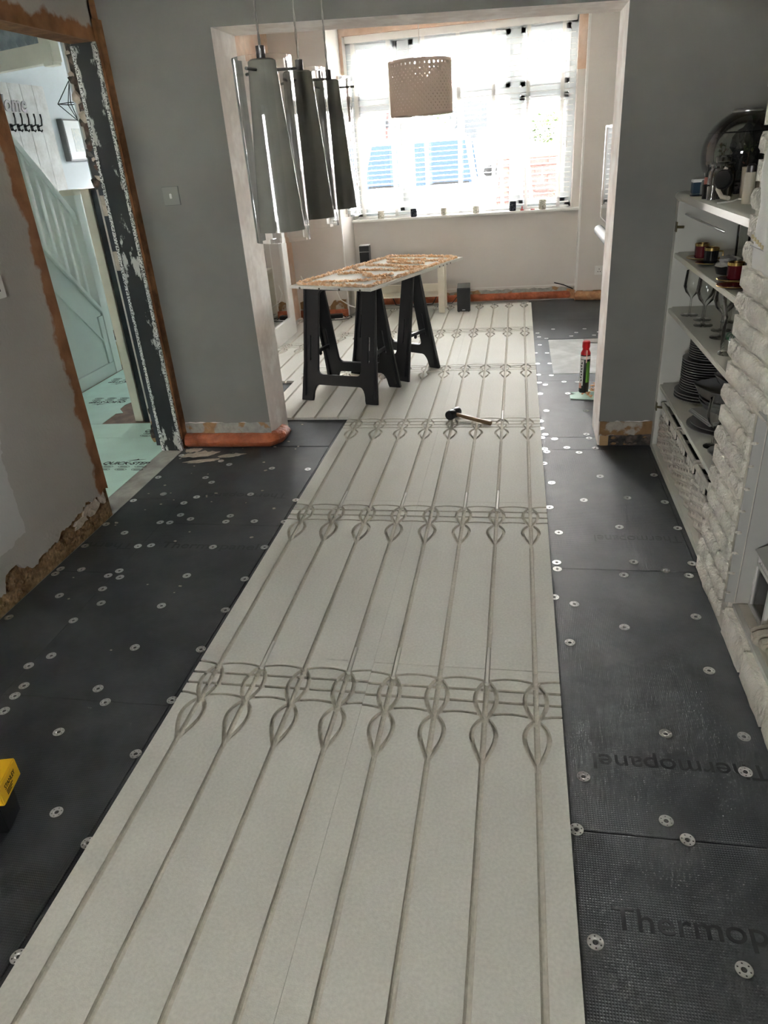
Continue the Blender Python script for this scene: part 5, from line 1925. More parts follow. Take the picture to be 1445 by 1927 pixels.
ORD = ['first', 'second', 'third', 'fourth', 'fifth', 'sixth', 'seventh', 'eighth', 'ninth', 'tenth', 'eleventh', 'twelfth', 'thirteenth']
z = ZS + 0.001
for k in range(3):
    plate(ORD[k] + ' large grey dinner plate from the bottom of the tall plate stack', 1.865, 2.06, z, 0.135)
    z += 0.0135
for k in range(13):
    plate('grey plate, ' + ORD[k] + ' from the bottom of the middle tier of the plate stack', 1.87, 2.06, z, 0.120)
    z += 0.0118
for k in range(8):
    plate('small grey plate, ' + ORD[k] + ' from the bottom of the top tier of the plate stack', 1.875, 2.06, z, 0.100)
    z += 0.0105


def bowl(label, x, y, z, r, h, m=None, tilt=0.0, sq=0.0, cat='bowl'):
    b = B()
    prof = [(0, 0), (r * 0.45, 0), (r * 0.5, 0.004), (r * 0.82, h * 0.45), (r, h), (r - 0.004, h + 0.001), (r * 0.78, h * 0.5), (r * 0.42, 0.010), (0, 0.009)]
    b.lathe(prof, 40)
    if sq:
        for v in b.bm.verts:
            rr = math.hypot(v.co.x, v.co.y)
            if rr > 1e-6:
                c, s = v.co.x / rr, v.co.y / rr
                p = 4.0
                k = 1.0 / ((abs(c) ** p + abs(s) ** p) ** (1 / p))
                k = 1 + (k - 1) * sq
                v.co.x, v.co.y = rr * c * k, rr * s * k
    return tag(b.build('bowl', m or M_PLATE, loc=(x, y, z), rot=(tilt, 0, 0.4), smooth=True), label, cat)


plate('wide grey platter at the bottom of the bowl stack', 1.86, 1.66, ZS + 0.001, 0.150, None, 'grey platters under the bowls')
plate('second grey platter in the bowl stack, on the wide one', 1.865, 1.66, ZS + 0.015, 0.140, None, 'grey platters under the bowls')
for k in range(2):
    tag(B().prism([(-0.10, -0.10), (0.10, -0.10), (0.085, 0.10), (-0.085, 0.10)], 0, 0.012).build('square_dish', M_PRIM, loc=(1.845, 1.70 - 0.02 * k, ZS + 0.034 + 0.014 * k), rot=(0, 0, 0.3), bevel=0.004), ('lower' if k == 0 else 'upper') + ' pale square dish between the platters and the bowls', 'dish')
bowl('lower of the two nested wide grey bowls beside the plate stack', 1.875, 1.67, ZS + 0.064, 0.125, 0.055)
bowl('nested wide grey bowl resting in the one below it', 1.875, 1.67, ZS + 0.078, 0.125, 0.055)
bowl('deep squared dark grey bowl on top of the nested bowls', 1.86, 1.70, ZS + 0.10, 0.115, 0.075, None, 0.0, 0.8)
bowl('small square grey bowl tipped on top of the bowl stack', 1.885, 1.62, ZS + 0.182, 0.09, 0.055, None, 0.12, 0.9)
bowl('shallow white-rimmed dish beside the foot of the wine glass', 1.80, 1.34, ZS + 0.001, 0.075, 0.02, M_PRIM, 0.0)


def stem_glass(label, x, y, z, h, r, stem, m=None, grp=None, tip=0.85):
    hb = h - stem
    prof = [(0, 0.0), (r * 0.95, 0.001), (r * 0.95, 0.003), (r * 0.25, 0.006), (0.004, 0.012), (0.0035, stem * 0.9), (0.008, stem), (r * 0.75, stem + hb * 0.2), (r, stem + hb * 0.42), (r * tip, h)]
    return tag(B().lathe(prof, 28).build('wine_glass', m or M_THING, loc=(x, y, z), smooth=True), label, 'wine glass', grp)


stem_glass('wine glass standing alone on the plate shelf in front of the bowls', 1.765, 1.44, ZS + 0.001, 0.205, 0.036, 0.085)
# --- glass shelf
Z2 = SH[1] + 0.001
GL = [(1.765, 2.11, 0.20, 0.04, 'stemmed glass farthest back on the glass shelf by the stile'), (1.80, 2.01, 0.20, 0.04, 'second stemmed glass from the stile on the glass shelf'), (1.78, 1.90, 0.21, 0.042, 'third stemmed glass from the stile on the glass shelf'),
      (1.83, 1.80, 0.21, 0.042, 'fourth stemmed glass on the glass shelf'), (1.80, 1.68, 0.23, 0.045, 'tall tulip glass behind the logo beer glass'), (1.90, 1.95, 0.21, 0.04, 'stemmed glass against the back of the glass shelf'), (1.92, 1.70, 0.22, 0.04, 'stemmed glass at the back behind the tulip glass')]
for x, y, h, r, lab in GL:
    stem_glass(lab, x, y, Z2, h, r, h * 0.42, None, 'glasses on the glass shelf')
bg = thing('beer_glass', 'tall footed beer glass with green emblem on the glass shelf', 'glass', (1.768, 1.43, Z2))
B().lathe([(0, 0), (0.036, 0), (0.038, 0.006), (0.030, 0.02), (0.031, 0.10), (0.024, 0.135), (0.032, 0.155), (0.046, 0.205), (0.044, 0.245)], 32).build('glass_body', M_THING, bg, smooth=True)
M_GRN = mat('green_emblem', (0.01, 0.12, 0.04), 0.4)
aG = math.atan2(-1.42 - 1.43, 0.97 - 1.768)
b = B()
b.tube([(0.0325 * math.cos(aG + 0.40 * math.cos(t)), 0.0325 * math.sin(aG + 0.40 * math.cos(t)), 0.075 + 0.014 * math.sin(t)) for t in [2 * PI * i / 20 for i in range(20)]], 0.0014, 6, closed=True)
b.tube([(0.0325 * math.cos(aG + 0.2 * math.cos(t)), 0.0325 * math.sin(aG + 0.2 * math.cos(t)), 0.075 + 0.010 * math.sin(t * 1.5)) for t in [2 * PI * i / 16 for i in range(16)]], 0.0014, 6)
b.build('emblem', M_GRN, bg)
# --- cup shelf
Z3 = SH[2] + 0.001
M_BURG = mat('burgundy_glaze', (0.085, 0.006, 0.010), 0.18, spec=0.6)
M_BLK = mat('black_glaze', (0.008, 0.008, 0.009), 0.15, spec=0.6)
M_GOLD = mat('gold_rim', (0.72, 0.50, 0.18), 0.22, metal=1.0)


def cup(label, x, y, m):
    t = thing('cup', label, 'cup', (x, y, Z3 + 0.009))
    B().lathe([(0, 0), (0.024, 0), (0.027, 0.004), (0.029, 0.058), (0.027, 0.058), (0.025, 0.006), (0, 0.006)], 28).build('cup_body', m, t, smooth=True)
    B().lathe([(0.0294, 0.050), (0.0296, 0.0605), (0.0268, 0.0605), (0.0268, 0.050)], 28, closed=True).build('gold_rim', M_GOLD, t, smooth=True)
    B().tube([(0.027, 0, 0.045), (0.045, 0, 0.044), (0.047, 0, 0.025), (0.028, 0, 0.015)], 0.003, 8).build('handle', M_GOLD, t, smooth=True)


def saucer(label, x, y, m):
    t = thing('saucer', label, 'saucer', (x, y, Z3))
    B().lathe([(0, 0), (0.03, 0), (0.056, 0.010), (0.056, 0.012), (0.03, 0.004), (0, 0.004)], 32).build('dish', m, t, smooth=True)
    B().tube([(0.056 * math.cos(2 * PI * i / 32), 0.056 * math.sin(2 * PI * i / 32), 0.0115) for i in range(32)], 0.0014, 6, closed=True).build('gold_rim', M_GOLD, t)


saucer('burgundy saucer with gold edge under the far burgundy cup', 1.765, 2.045, M_BURG)
cup('burgundy cup with gold rim farthest back on the cup shelf', 1.768, 2.045, M_BURG)
saucer('black saucer with gold edge under the black cup', 1.772, 1.90, M_BLK)
cup('black cup with gold rim between the two burgundy cups', 1.775, 1.90, M_BLK)
saucer('burgundy saucer under the near burgundy cup by the bricks', 1.765, 1.50, M_BURG)
cup('burgundy cup with gold rim nearest the brick chimney breast', 1.77, 1.50, M_BURG)
saucer('empty gold-edged saucer at the front of the cup shelf', 1.735, 1.37, M_BURG)
tr = thing('black_bowl', 'black round bowl holding crumpled wrapping on the cup shelf', 'bowl', (1.80, 1.68, Z3))
B().lathe([(0, 0), (0.05, 0), (0.062, 0.035), (0.059, 0.035), (0.047, 0.004), (0, 0.004)], 28).build('bowl_body', M_BLK, tr, smooth=True)
tag(B().blob((0, 0, 0), 0.05, 3, 0.7, (1.0, 1.1, 0.5), 4).build('crumpled_wrap', mat('clear_crumpled_wrap', (0.30, 0.30, 0.29), 0.25, spec=0.7), loc=(1.80, 1.67, Z3 + 0.042)), 'crumpled grey wrapping lying in the black bowl', 'wrapping')
for k, (x, y, h) in enumerate([(1.92, 2.0, 0.14), (1.95, 1.88, 0.15), (1.92, 1.76, 0.16), (1.97, 1.62, 0.15)]):
    tag(B().lathe([(0, 0), (0.026, 0), (0.030, h), (0.028, h), (0.024, 0.008), (0, 0.008)], 24).build('tumbler', M_THING, loc=(x, y, Z3), smooth=True), ['tall tumbler behind the far burgundy cup', 'tall tumbler behind the black cup', 'tall tumbler behind the black bowl', 'tall tumbler behind the near burgundy cup'][k], 'tumbler')
bt = tag(B().lathe([(0, 0), (0.03, 0), (0.032, 0.09), (0.014, 0.13), (0.014, 0.175), (0.017, 0.178), (0, 0.178)], 24).build('bottle', M_BLK, loc=(1.90, 1.50, Z3), smooth=True), 'dark bottle behind the near burgundy cup', 'bottle')

# --- worktop: fish bowl, jar, gadgets
Z4 = 1.21 + 0.038 + 0.0005
fb = thing('fish_bowl', 'round glass fish bowl with silver lid, black rock and plants on the worktop', 'aquarium', (1.885, 2.08, Z4))
RB = 0.158
prof = []
for k in range(25):
    a = -1.30 + (1.30 + 1.22) * k / 24
    prof.append((RB * math.cos(a), RB * 0.98 + RB * math.sin(a)))
B().lathe([(0, prof[0][1])] + prof, 48).build('glass_sphere', pane_mat('bowl_glass', 0.16, (0.90, 0.92, 0.88)), fb, smooth=True)
M_WATER = pane_mat('water_surface', 0.12, (0.86, 0.90, 0.84))
rw = math.sqrt(RB ** 2 - 0.075 ** 2)
B().lathe([(0, RB * 0.98 + 0.075), (rw - 0.003, RB * 0.98 + 0.075)], 48).build('water_surface', M_WATER, fb)
B().tube([((rw - 0.001) * math.cos(2 * PI * i / 48), (rw - 0.001) * math.sin(2 * PI * i / 48), RB * 0.98 + 0.075) for i in range(48)], 0.0016, 6, closed=True).build('water_line', M_BLK, fb)
B().lathe([(0.0, RB * 1.98), (0.05, RB * 1.975), (0.058, RB * 1.93), (0.058, RB * 1.90), (0.05, RB * 1.89), (0, RB * 1.89)], 32).build('lid', mat('satin_lid', (0.5, 0.5, 0.48), 0.3, metal=0.8), fb, smooth=True)
M_ROCK = mat('black_rock', (0.006, 0.006, 0.006), 0.7, bump=0.5, bscale=60)
B().blob((0.02, -0.02, 0.135), 0.078, 3, 0.8, (0.85, 1.0, 1.65), 3).build('rock_arch', M_ROCK, fb)
M_PLT = mat('water_plant', (0.035, 0.06, 0.02), 0.6, color2=(0.12, 0.05, 0.03), cscale=30)
b = B()
for k in range(150):
    side = -1 if k % 2 else 1
    a = random.uniform(0, 2 * PI)
    c = Vector((side * -0.03 + 0.04 * math.cos(a), side * 0.075 + 0.035 * math.sin(a), random.uniform(0.03, 0.19)))
    s = random.uniform(0.006, 0.013)
    rot = Matrix.Rotation(random.uniform(0, 6), 3, 'Z') @ Matrix.Rotation(random.uniform(-1.2, 1.2), 3, 'X')
    b.bm.faces.new([b.bm.verts.new(c + rot @ Vector(p)) for p in ((0, -s, 0), (s * 0.6, 0, 0), (0, s, 0), (-s * 0.6, 0, 0))])
for k in range(12):
    side = -1 if k % 2 else 1
    x, y = side * -0.03 + random.uniform(-0.03, 0.03), side * 0.075 + random.uniform(-0.03, 0.03)
    b.tube([(x, y, 0.02), (x + random.uniform(-0.01, 0.01), y, 0.10), (x + random.uniform(-0.02, 0.02), y + random.uniform(-0.02, 0.02), 0.19)], 0.0012, 5)
b.build('plants', M_PLT, fb)
B().lathe([(0, 0.008), (0.075, 0.012), (0.115, 0.045), (0.10, 0.05), (0, 0.045)], 32).build('gravel', mat('dark_gravel', (0.05, 0.04, 0.035), 0.9, bump=0.9, bscale=120), fb)
B().lathe([(0, 0), (0.07, 0), (0.075, 0.012), (0.05, 0.016), (0, 0.016)], 32).build('stand', M_BLK, fb, smooth=True)
jr = thing('storage_jar', 'glass jar with domed lid in front of the fish bowl', 'jar', (1.765, 1.86, Z4))
B().lathe([(0, 0), (0.045, 0), (0.05, 0.006), (0.05, 0.095), (0.042, 0.11), (0.044, 0.118), (0.041, 0.118), (0.039, 0.11), (0.047, 0.094), (0.046, 0.008), (0, 0.006)], 32).build('jar_body', pane_mat('jar_glass', 0.22, (0.85, 0.86, 0.84)), jr, smooth=True)
B().lathe([(0.046, 0.118), (0.046, 0.124), (0.030, 0.132), (0.032, 0.148), (0.024, 0.154), (0, 0.155), ], 28).build('jar_lid', pane_mat('jar_lid_glass', 0.35, (0.7, 0.72, 0.7)), jr, smooth=True)
B().blob((0, 0, 0.045), 0.043, 2, 0.2, (1, 1, 0.95)).build('jar_contents', mat('dark_contents', (0.02, 0.018, 0.016), 0.5, bump=0.6, bscale=80), jr)
hp = thing('headphones', 'cream and black headphones lying against the storage jar', 'headphones', (1.74, 1.72, Z4))
B().lathe([(0, -0.012), (0.030, -0.012), (0.035, -0.006), (0.035, 0.006), (0.03, 0.012), (0, 0.014)], 24).build('ear_cup', M_BLK, hp, smooth=True, loc=(0, 0, 0.075), rot=(0, PI / 2 + 0.2, 0.9))
B().tube([(0.012, 0.03, 0.115), (-0.004, 0.035, 0.08), (-0.010, 0.03, 0.04), (0.0, -0.005, 0.015), (0.015, -0.045, 0.012)], [0.007, 0.008, 0.008, 0.008, 0.008], 10).build('head_band', mat('cream_band', (0.58, 0.53, 0.44), 0.4), hp, smooth=True)
bt = thing('spice_bottle', 'slim dark bottle with red label left of the storage jar', 'bottle', (1.735, 1.94, Z4))
B().lathe([(0, 0), (0.014, 0), (0.015, 0.085), (0.009, 0.10), (0.009, 0.118), (0, 0.119)], 20).build('bottle_body', M_BLK, bt, smooth=True)
B().lathe([(0.0153, 0.02), (0.0156, 0.075)], 20).build('label_wrap', mat('red_label', (0.25, 0.08, 0.06), 0.5), bt)
tag(B().lathe([(0, 0), (0.017, 0), (0.019, 0.05), (0.017, 0.052), (0.015, 0.006), (0, 0.006)], 20).build('shot_cup', M_BLK, loc=(1.717, 1.86, Z4), smooth=True), 'small dark cup at the worktop edge below the jar', 'cup')
tag(B().lathe([(0, 0), (0.018, 0), (0.020, 0.048), (0.018, 0.05), (0.016, 0.01), (0, 0.01)], 20).build('cut_glass_tumbler', pane_mat('cut_glass', 0.4, (0.8, 0.8, 0.78)), loc=(1.722, 1.80, Z4), smooth=True), 'small cut glass tumbler next to the dark cup', 'tumbler')
tag(B().lathe([(0, 0), (0.04, 0), (0.043, 0.11), (0.04, 0.11), (0.037, 0.006), (0, 0.006)], 24).build('cream_mug', mat('cream_ceramic', (0.50, 0.43, 0.32), 0.4), loc=(1.865, 1.80, Z4), smooth=True), 'cream mug behind the headphones', 'mug')
dp = thing('pump_dispenser', 'cream pump bottle with metal top beside the bricks', 'dispenser', (1.79, 1.56, Z4))
B().lathe([(0, 0), (0.017, 0), (0.019, 0.004), (0.019, 0.10), (0.017, 0.104), (0, 0.104)], 20).build('dispenser_body', mat('cream_bottle', (0.52, 0.48, 0.38), 0.35), dp, smooth=True)
B().lathe([(0.0165, 0.104), (0.0165, 0.125), (0.010, 0.130), (0, 0.130)], 20).build('metal_top', M_SCREW, dp, smooth=True)
bx = thing('charging_dock', 'small dark blue and white gadget at the far end of the worktop', 'gadget', (1.745, 2.16, Z4))
B().box((-0.025, -0.02, 0), (0.025, 0.02, 0.045)).build('case', mat('dark_blue_plastic', (0.01, 0.04, 0.07), 0.4), bx, bevel=0.003)
B().box((-0.026, -0.021, 0.045), (0.026, 0.021, 0.057)).build('white_cap', M_WHITE, bx, bevel=0.002)
tag(B().tube([(1.755, 2.12, Z4 + 0.05), (1.74, 2.07, Z4 + 0.035), (1.735, 2.04, Z4 + 0.006), (1.75, 1.98, Z4 + 0.005)], 0.005, 8).build('grey_lead', mat('grey_lead', (0.3, 0.3, 0.3), 0.5), smooth=True), 'grey lead looping from the small blue gadget', 'cable')
tag(B().lathe([(0, 0), (0.06, 0), (0.062, 0.004), (0, 0.005)], 28).build('black_coaster', M_BLK, loc=(1.735, 2.0, Z4), scale=None) if False else B().lathe([(0, 0), (0.035, 0), (0.037, 0.004), (0, 0.005)], 28).build('black_coaster', M_BLK, loc=(1.725, 2.03, Z4)), 'round black coaster on the worktop near the blue gadget', 'coaster')
tag(B().tube([(1.70, 1.60, Z4 + 0.004), (1.76, 1.64, Z4 + 0.004), (1.80, 1.72, Z4 + 0.004), (1.85, 1.66, Z4 + 0.004), (1.83, 1.60, Z4 + 0.004)], 0.003, 6).build('white_lead', M_WHITE, smooth=True), 'thin white lead lying on the worktop by the headphones', 'cable')
# ================================================================== HALL SEEN THROUGH THE DOORWAY
M_HALLW = mat('pale_blue_hall_paint', (0.60, 0.64, 0.66), 0.8, var=0.02)
M_DADO = mat('grey_green_dado', (0.60, 0.64, 0.60), 0.5, var=0.02)
fh = B().box((-3.35, -0.5, -0.06), (-1.13, 7.3, -0.021))
floor_hall = struct(fh.build('floor_hall', M_BROWN))


def sheet(poly, name='underlay_sheet'):
    return B().prism(poly, -0.021, -0.0185).build(name, M_MINT, floor_hall)


s1 = sheet([(-2.36, -0.5), (-1.131, -0.5), (-1.131, 2.49), (-2.36, 2.485)])
s2 = sheet([(-2.36, 2.49), (-1.131, 2.495), (-1.131, 2.77), (-1.55, 2.76), (-1.80, 2.745), (-2.36, 2.735)])
s3 = sheet([(-2.36, 2.74), (-1.80, 2.75), (-1.81, 2.96), (-1.76, 2.975), (-1.83, 3.06), (-1.84, 3.15), (-1.80, 3.28), (-1.50, 3.36), (-1.15, 3.45), (-1.15, 6.5), (-2.36, 6.5)])


def qs(x, y, rz, par, w=0.29):
    me = fit_text(text_mesh('QUICK-STEP', 0.055, 0.0003, shear=0.25, bold=0.0015), w)
    o = link_mesh('printed_lettering', me, M_INK, par)
    o.location = (x, y, -0.0182)
    o.rotation_euler = (0, 0, rz)
    me2 = flat_poly([(0, 0), (0.05, 0.018), (0.06, 0.03), (0.07, 0.018), (0.11, 0.024), (0.05, 0.006)], [], 0.0006)
    o2 = link_mesh('printed_logo', me2, M_INK, par)
    o2.matrix_local = Matrix.Translation((x, y, -0.0182)) @ Matrix.Rotation(rz, 4, 'Z') @ Matrix.Translation((w * 0.45, 0.055, 0))
    b = B()
    for i in range(3):
        for j in range(2):
            cx, cy = 0.05 + i * w * 0.36, -0.03 - 0.04 * j
            pts = [(cx + 0.036 * math.cos(t), cy + 0.014 * math.sin(t), 0) for t in [2 * PI * k / 18 for k in range(18)]]
            b.tube(pts, 0.0012, 4, closed=True)
            b.box((cx - 0.022, cy - 0.004, -0.0004), (cx + 0.02, cy + 0.003, 0.0004))
    o3 = b.build('printed_marks', M_INK, par)
    o3.matrix_local = Matrix.Translation((x, y, -0.0184)) @ Matrix.Rotation(rz, 4, 'Z')


qs(-1.41, 2.065, 0.0, s1)
qs(-1.41, 2.60, -0.10, s2, 0.25)
qs(-1.873, 3.235, PI, s3)
qs(-1.55, 3.70, PI, s3)
qs(-2.0, 3.75, PI, s3)

# walls of the hall
wh = B()
wh.box((-3.45, -0.5, -0.06), (-3.33, 7.3, 3.2), 0)
struct(wh.build('wall_hall', M_HALLW))
struct(B().box((-3.33, -0.5, -0.02), (-3.31, 7.3, 1.34)).build('trim_2', M_DADO))
struct(B().box((-3.33, -0.5, 1.34), (-3.295, 7.3, 1.375)).build('trim_3', M_WHITE))
struct(B().box((-3.45, -0.62, -0.06), (-1.13, -0.5, 3.2)).build('wall_hall_end', M_HALLW))
hc = B()
SX0, SX1, SY0, SY1 = -3.0, -2.4, 0.40, 1.10      # unseen roof shaft, added to bring more daylight into the hall
hc.box((-3.45, SY1, 3.1), (-1.13, 7.4, 3.2))
hc.box((-3.45, -0.6, 3.1), (-1.13, SY0, 3.2))
hc.box((-3.45, SY0, 3.1), (SX0, SY1, 3.2))
hc.box((SX1, SY0, 3.1), (-1.13, SY1, 3.2))
hc.box((SX0 - 0.1, SY1, 3.2), (SX1 + 0.1, SY1 + 0.1, 4.2))
hc.box((SX0 - 0.1, SY0 - 0.1, 3.2), (SX1 + 0.1, SY0, 4.2))
hc.box((SX0 - 0.1, SY0, 3.2), (SX0, SY1, 4.2))
hc.box((SX1, SY0, 3.2), (SX1 + 0.1, SY1, 4.2))
struct(hc.build('ceiling_hall', M_CEIL))
struct(B().box((-1.54, 2.9, -0.05), (-1.40, 7.3, 3.2)).build('wall_hall_lounge', M_HALLW))
struct(B().box((-1.40, -0.6, 2.5), (-1.13, 2.36, 3.2)).build('wall_hall_upper', M_HALLW))
ew = B()
ew.box((-3.45, 7.3, -0.06), (-2.55, 7.4, 3.2))
ew.box((-1.95, 7.3, -0.06), (-1.40, 7.4, 3.2))
ew.box((-2.55, 7.3, 1.95), (-1.95, 7.4, 3.2))
ew.box((-2.55, 7.3, -0.06), (-1.95, 7.4, 1.45))
struct(ew.build('wall_hall_front', M_HALLW))
# partition stub behind the jamb: broken masonry above, black sheet below, cream post
ps = B()
ps.prism([(-1.132, 2.362), (-1.205, 2.362), (-1.44, 2.79), (-1.132, 2.79)], 1.43, 3.1, 'z', 0)
ps.prism([(-1.132, 2.362), (-1.205, 2.362), (-1.44, 2.79), (-1.132, 2.79)], -0.02, 1.43, 'z', 1)
wp = struct(ps.build('wall_partition', [M_RUBD, mat('dark_blue_sheet', (0.018, 0.024, 0.032), 0.6, var=0.4, vscale=12)]))
for k in range(26):
    z = 1.46 + k * 0.023
    m_ = [M_RUBD, M_FLAKE, mat('grey_mortar_chunk', (0.16, 0.15, 0.14), 0.9, bump=0.5), mat('brown_brick_chunk', (0.10, 0.06, 0.05), 0.9, bump=0.5)][k % 4]
    B().blob((0, 0, 0), random.uniform(0.014, 0.028), 1, 0.9, (1.2, 0.6, 1.2), k).build('masonry_chunk', m_, wp, loc=(random.uniform(-1.20, -1.145), 2.352, z))
B().box((-1.212, 2.346, 1.43), (-1.135, 2.36, 1.62)).build('grey_board', mat('dark_grey_board', (0.045, 0.047, 0.05), 0.6), wp)
B().box((-1.575, 2.80, -0.02), (-1.518, 2.90, 1.428)).build('cream_post', M_CREAM, wp, bevel=0.002)
B().box((-1.50, 2.79, -0.02), (-1.39, 2.90, 1.42)).build('dark_sheet', mat('dark_blue_sheet', (0, 0, 0)), wp)
for k in range(9):
    B().blob((0, 0, 0), random.uniform(0.012, 0.022), 1, 0.9, (0.9, 1, 1.8), k).build('broken_wood', M_WOOD if k % 2 else M_RUBD, wp, loc=(-1.21 - 0.235 * k / 8 + random.uniform(-0.008, 0.008), 2.37 + 0.42 * k / 8, random.uniform(0.0, 0.10)))
for z in (1.30, 1.02):
    B().box((-1.20, 2.355, z), (-1.17, 2.36, z + 0.10)).build('white_label', M_FLAKE, wp)

# staircase: string panel, newel, handrail, balusters, first step
stc = thing('staircase', 'white painted staircase with balusters and panelled side in the hall', 'staircase', (-2.37, 4.05, -0.02))
# local: x out towards the room, y along, z up. stairs rise towards -y
B().box((-0.10, -0.035, 0), (0.0, 0.06, 1.385)).build('newel_post', M_SAGE, stc, bevel=0.003)
nc = B().box((-0.125, -0.06, 1.385), (0.025, 0.085, 1.405))
nc.box((-0.11, -0.045, 1.405), (0.01, 0.07, 1.425))
nc.build('newel_cap', M_CREAM, stc, bevel=0.004)
SL = 1.03          # rise per metre towards -y


def slope_bar(y0, z0, y1, z1, x0, x1, th, name, m, bev=0.003):
    b = B()
    b.hexa([(x0, y0, z0 - th), (x0, y0, z0), (x0, y1, z1 - th), (x0, y1, z1), (x1, y0, z0 - th), (x1, y0, z0), (x1, y1, z1 - th), (x1, y1, z1)])
    return b.build(name, m, stc, bevel=bev)


slope_bar(-0.035, 1.27, -1.6, 1.27 + 1.565 * SL, -0.085, -0.015, 0.10, 'handrail', M_SAGE, 0.012)
slope_bar(-0.035, 0.545, -1.6, 0.545 + 1.565 * SL, -0.07, 0.004, 0.045, 'string_cap', M_SAGE)
B().hexa([(-0.05, -0.035, 0.0), (-0.05, -0.035, 0.52), (-0.05, -2.4, 0.0), (-0.05, -2.4, 0.52 + 2.365 * SL), (-0.02, -0.035, 0.0), (-0.02, -0.035, 0.52), (-0.02, -2.4, 0.0), (-0.02, -2.4, 0.52 + 2.365 * SL)]).build('side_panel', M_SAGE, stc)
slope_bar(-0.035, 0.235, -1.6, 0.235 + 1.565 * SL, -0.02, -0.008, 0.02, 'panel_moulding', M_SAGE, 0.002)
B().box((-0.025, -1.7, 0.0), (-0.004, -0.035, 0.10)).build('skirting', M_SAGE, stc, bevel=0.002)
B().box((-0.022, -0.10, 0.10), (-0.006, -0.035, 0.48)).build('panel_stile', M_SAGE, stc, bevel=0.002)
for k in range(13):
    y = -0.12 - k * 0.10
    zb = 0.545 + (-y - 0.035) * SL - 0.02
    B().box((-0.062, y - 0.018, zb), (-0.022, y + 0.018, zb + 0.66)).build('baluster', M_SAGE, stc, bevel=0.003)
st1 = B().box((-0.85, 0.06, 0.03), (-0.02, 0.30, 0.20))
st1.build('riser_block', M_WOOD, stc, bevel=0.003)
B().box((-0.86, 0.05, 0.20), (-0.005, 0.32, 0.225)).build('bottom_tread', M_WOOD, stc, bevel=0.005)
for k in range(1, 8):
    B().box((-0.88, -0.24 * k + 0.03, 0.02 + 0.2 * k), (-0.05, -0.24 * (k - 1) + 0.05, 0.20 + 0.2 * k)).build('step', M_SAGE, stc)
sh_ = thing('shoe', 'black and white shoe standing on the bottom stair', 'shoe', (-2.50, 4.25, 0.2055), 0.7)
b = B()
secs = [(-0.12, 0.028, 0.055), (-0.08, 0.036, 0.075), (-0.02, 0.036, 0.065), (0.05, 0.042, 0.045), (0.11, 0.036, 0.032), (0.14, 0.018, 0.02)]
prev = None
for y, w, h in secs:
    ring = [b.bm.verts.new((w * math.cos(a), y, 0.012 + h * max(0, math.sin(a)) if a <= PI else 0.012)) for a in [PI * i / 7 for i in range(8)]]
    if prev:
        for i in range(7):
            b.bm.faces.new((prev[i], prev[i + 1], ring[i + 1], ring[i]))
        b.bm.faces.new((prev[7], prev[0], ring[0], ring[7]))
    else:
        b.bm.faces.new(ring)
    prev = ring
b.bm.faces.new(prev[::-1])
b.build('upper', M_BLK, sh_, smooth=True)
B().prism([(-0.03, -0.125), (0.03, -0.125), (0.043, 0.05), (0.036, 0.11), (0.0, 0.145), (-0.036, 0.11), (-0.043, 0.05)], 0, 0.014).build('sole', M_WHITE, sh_)
B().box((-0.0365, -0.03, 0.03), (-0.030, 0.04, 0.045)).build('stripe', M_WHITE, sh_)

# coat rack board with hooks and lettering on the far hall wall
XW = -3.295
cr = thing('coat_rack', 'tall whitewashed board with black coat hooks in the hall', 'coat rack', (XW, 5.13, 0.95))
M_WWASH = mat('whitewashed_boards', (0.66, 0.66, 0.65), 0.7, color2=(0.56, 0.55, 0.53), cscale=6, var=0.06, vscale=40)
for k in range(4):
    B().box((0, -0.42 + 0.175 * k, 0.0), (0.03, -0.42 + 0.175 * k + 0.172, 1.28)).build('plank', M_WWASH, cr, bevel=0.002)
for k in range(5):
    y = -0.36 + 0.095 * k + 0.02
    b = B()
    b.tube([(0.035, y, 0.955), (0.075, y, 0.965), (0.085, y, 1.01), (0.075, y + 0.012, 1.05)], [0.007, 0.007, 0.006, 0.008], 8)
    b.tube([(0.035, y, 0.935), (0.06, y, 0.915), (0.07, y, 0.93)], 0.0065, 8)
    b.box((0.03, y - 0.015, 0.92), (0.038, y + 0.015, 0.975))
    b.build('coat_hook', M_BLK, cr, smooth=True)
me = text_mesh('Home', 0.17, 0.004, shear=0.3, bold=0.004)
o = link_mesh('lettering', me, mat('grey_metal_letters', (0.22, 0.21, 0.22), 0.35, metal=0.5), cr)
o.matrix_local = Matrix.Translation((0.036, -0.50, 1.07)) @ Matrix.Rotation(PI / 2, 4, 'Z') @ Matrix.Rotation(PI / 2, 4, 'X')
# picture
pc = thing('framed_picture', 'deep framed picture with white mount on the hall wall', 'picture', (-3.33, 5.83, 1.62))
B().box((0, -0.24, 0), (0.06, 0.30, 0.36)).build('frame', mat('grey_frame', (0.16, 0.16, 0.16), 0.5), pc, bevel=0.003)
B().box((0.06, -0.225, 0.015), (0.064, 0.285, 0.345)).build('mount', mat('white_mount', (0.78, 0.79, 0.80), 0.6), pc)
B().box((0.064, -0.12, 0.08), (0.066, 0.2, 0.28)).build('print', mat('pale_print', (0.55, 0.58, 0.58), 0.6, color2=(0.66, 0.66, 0.62), cscale=25), pc)
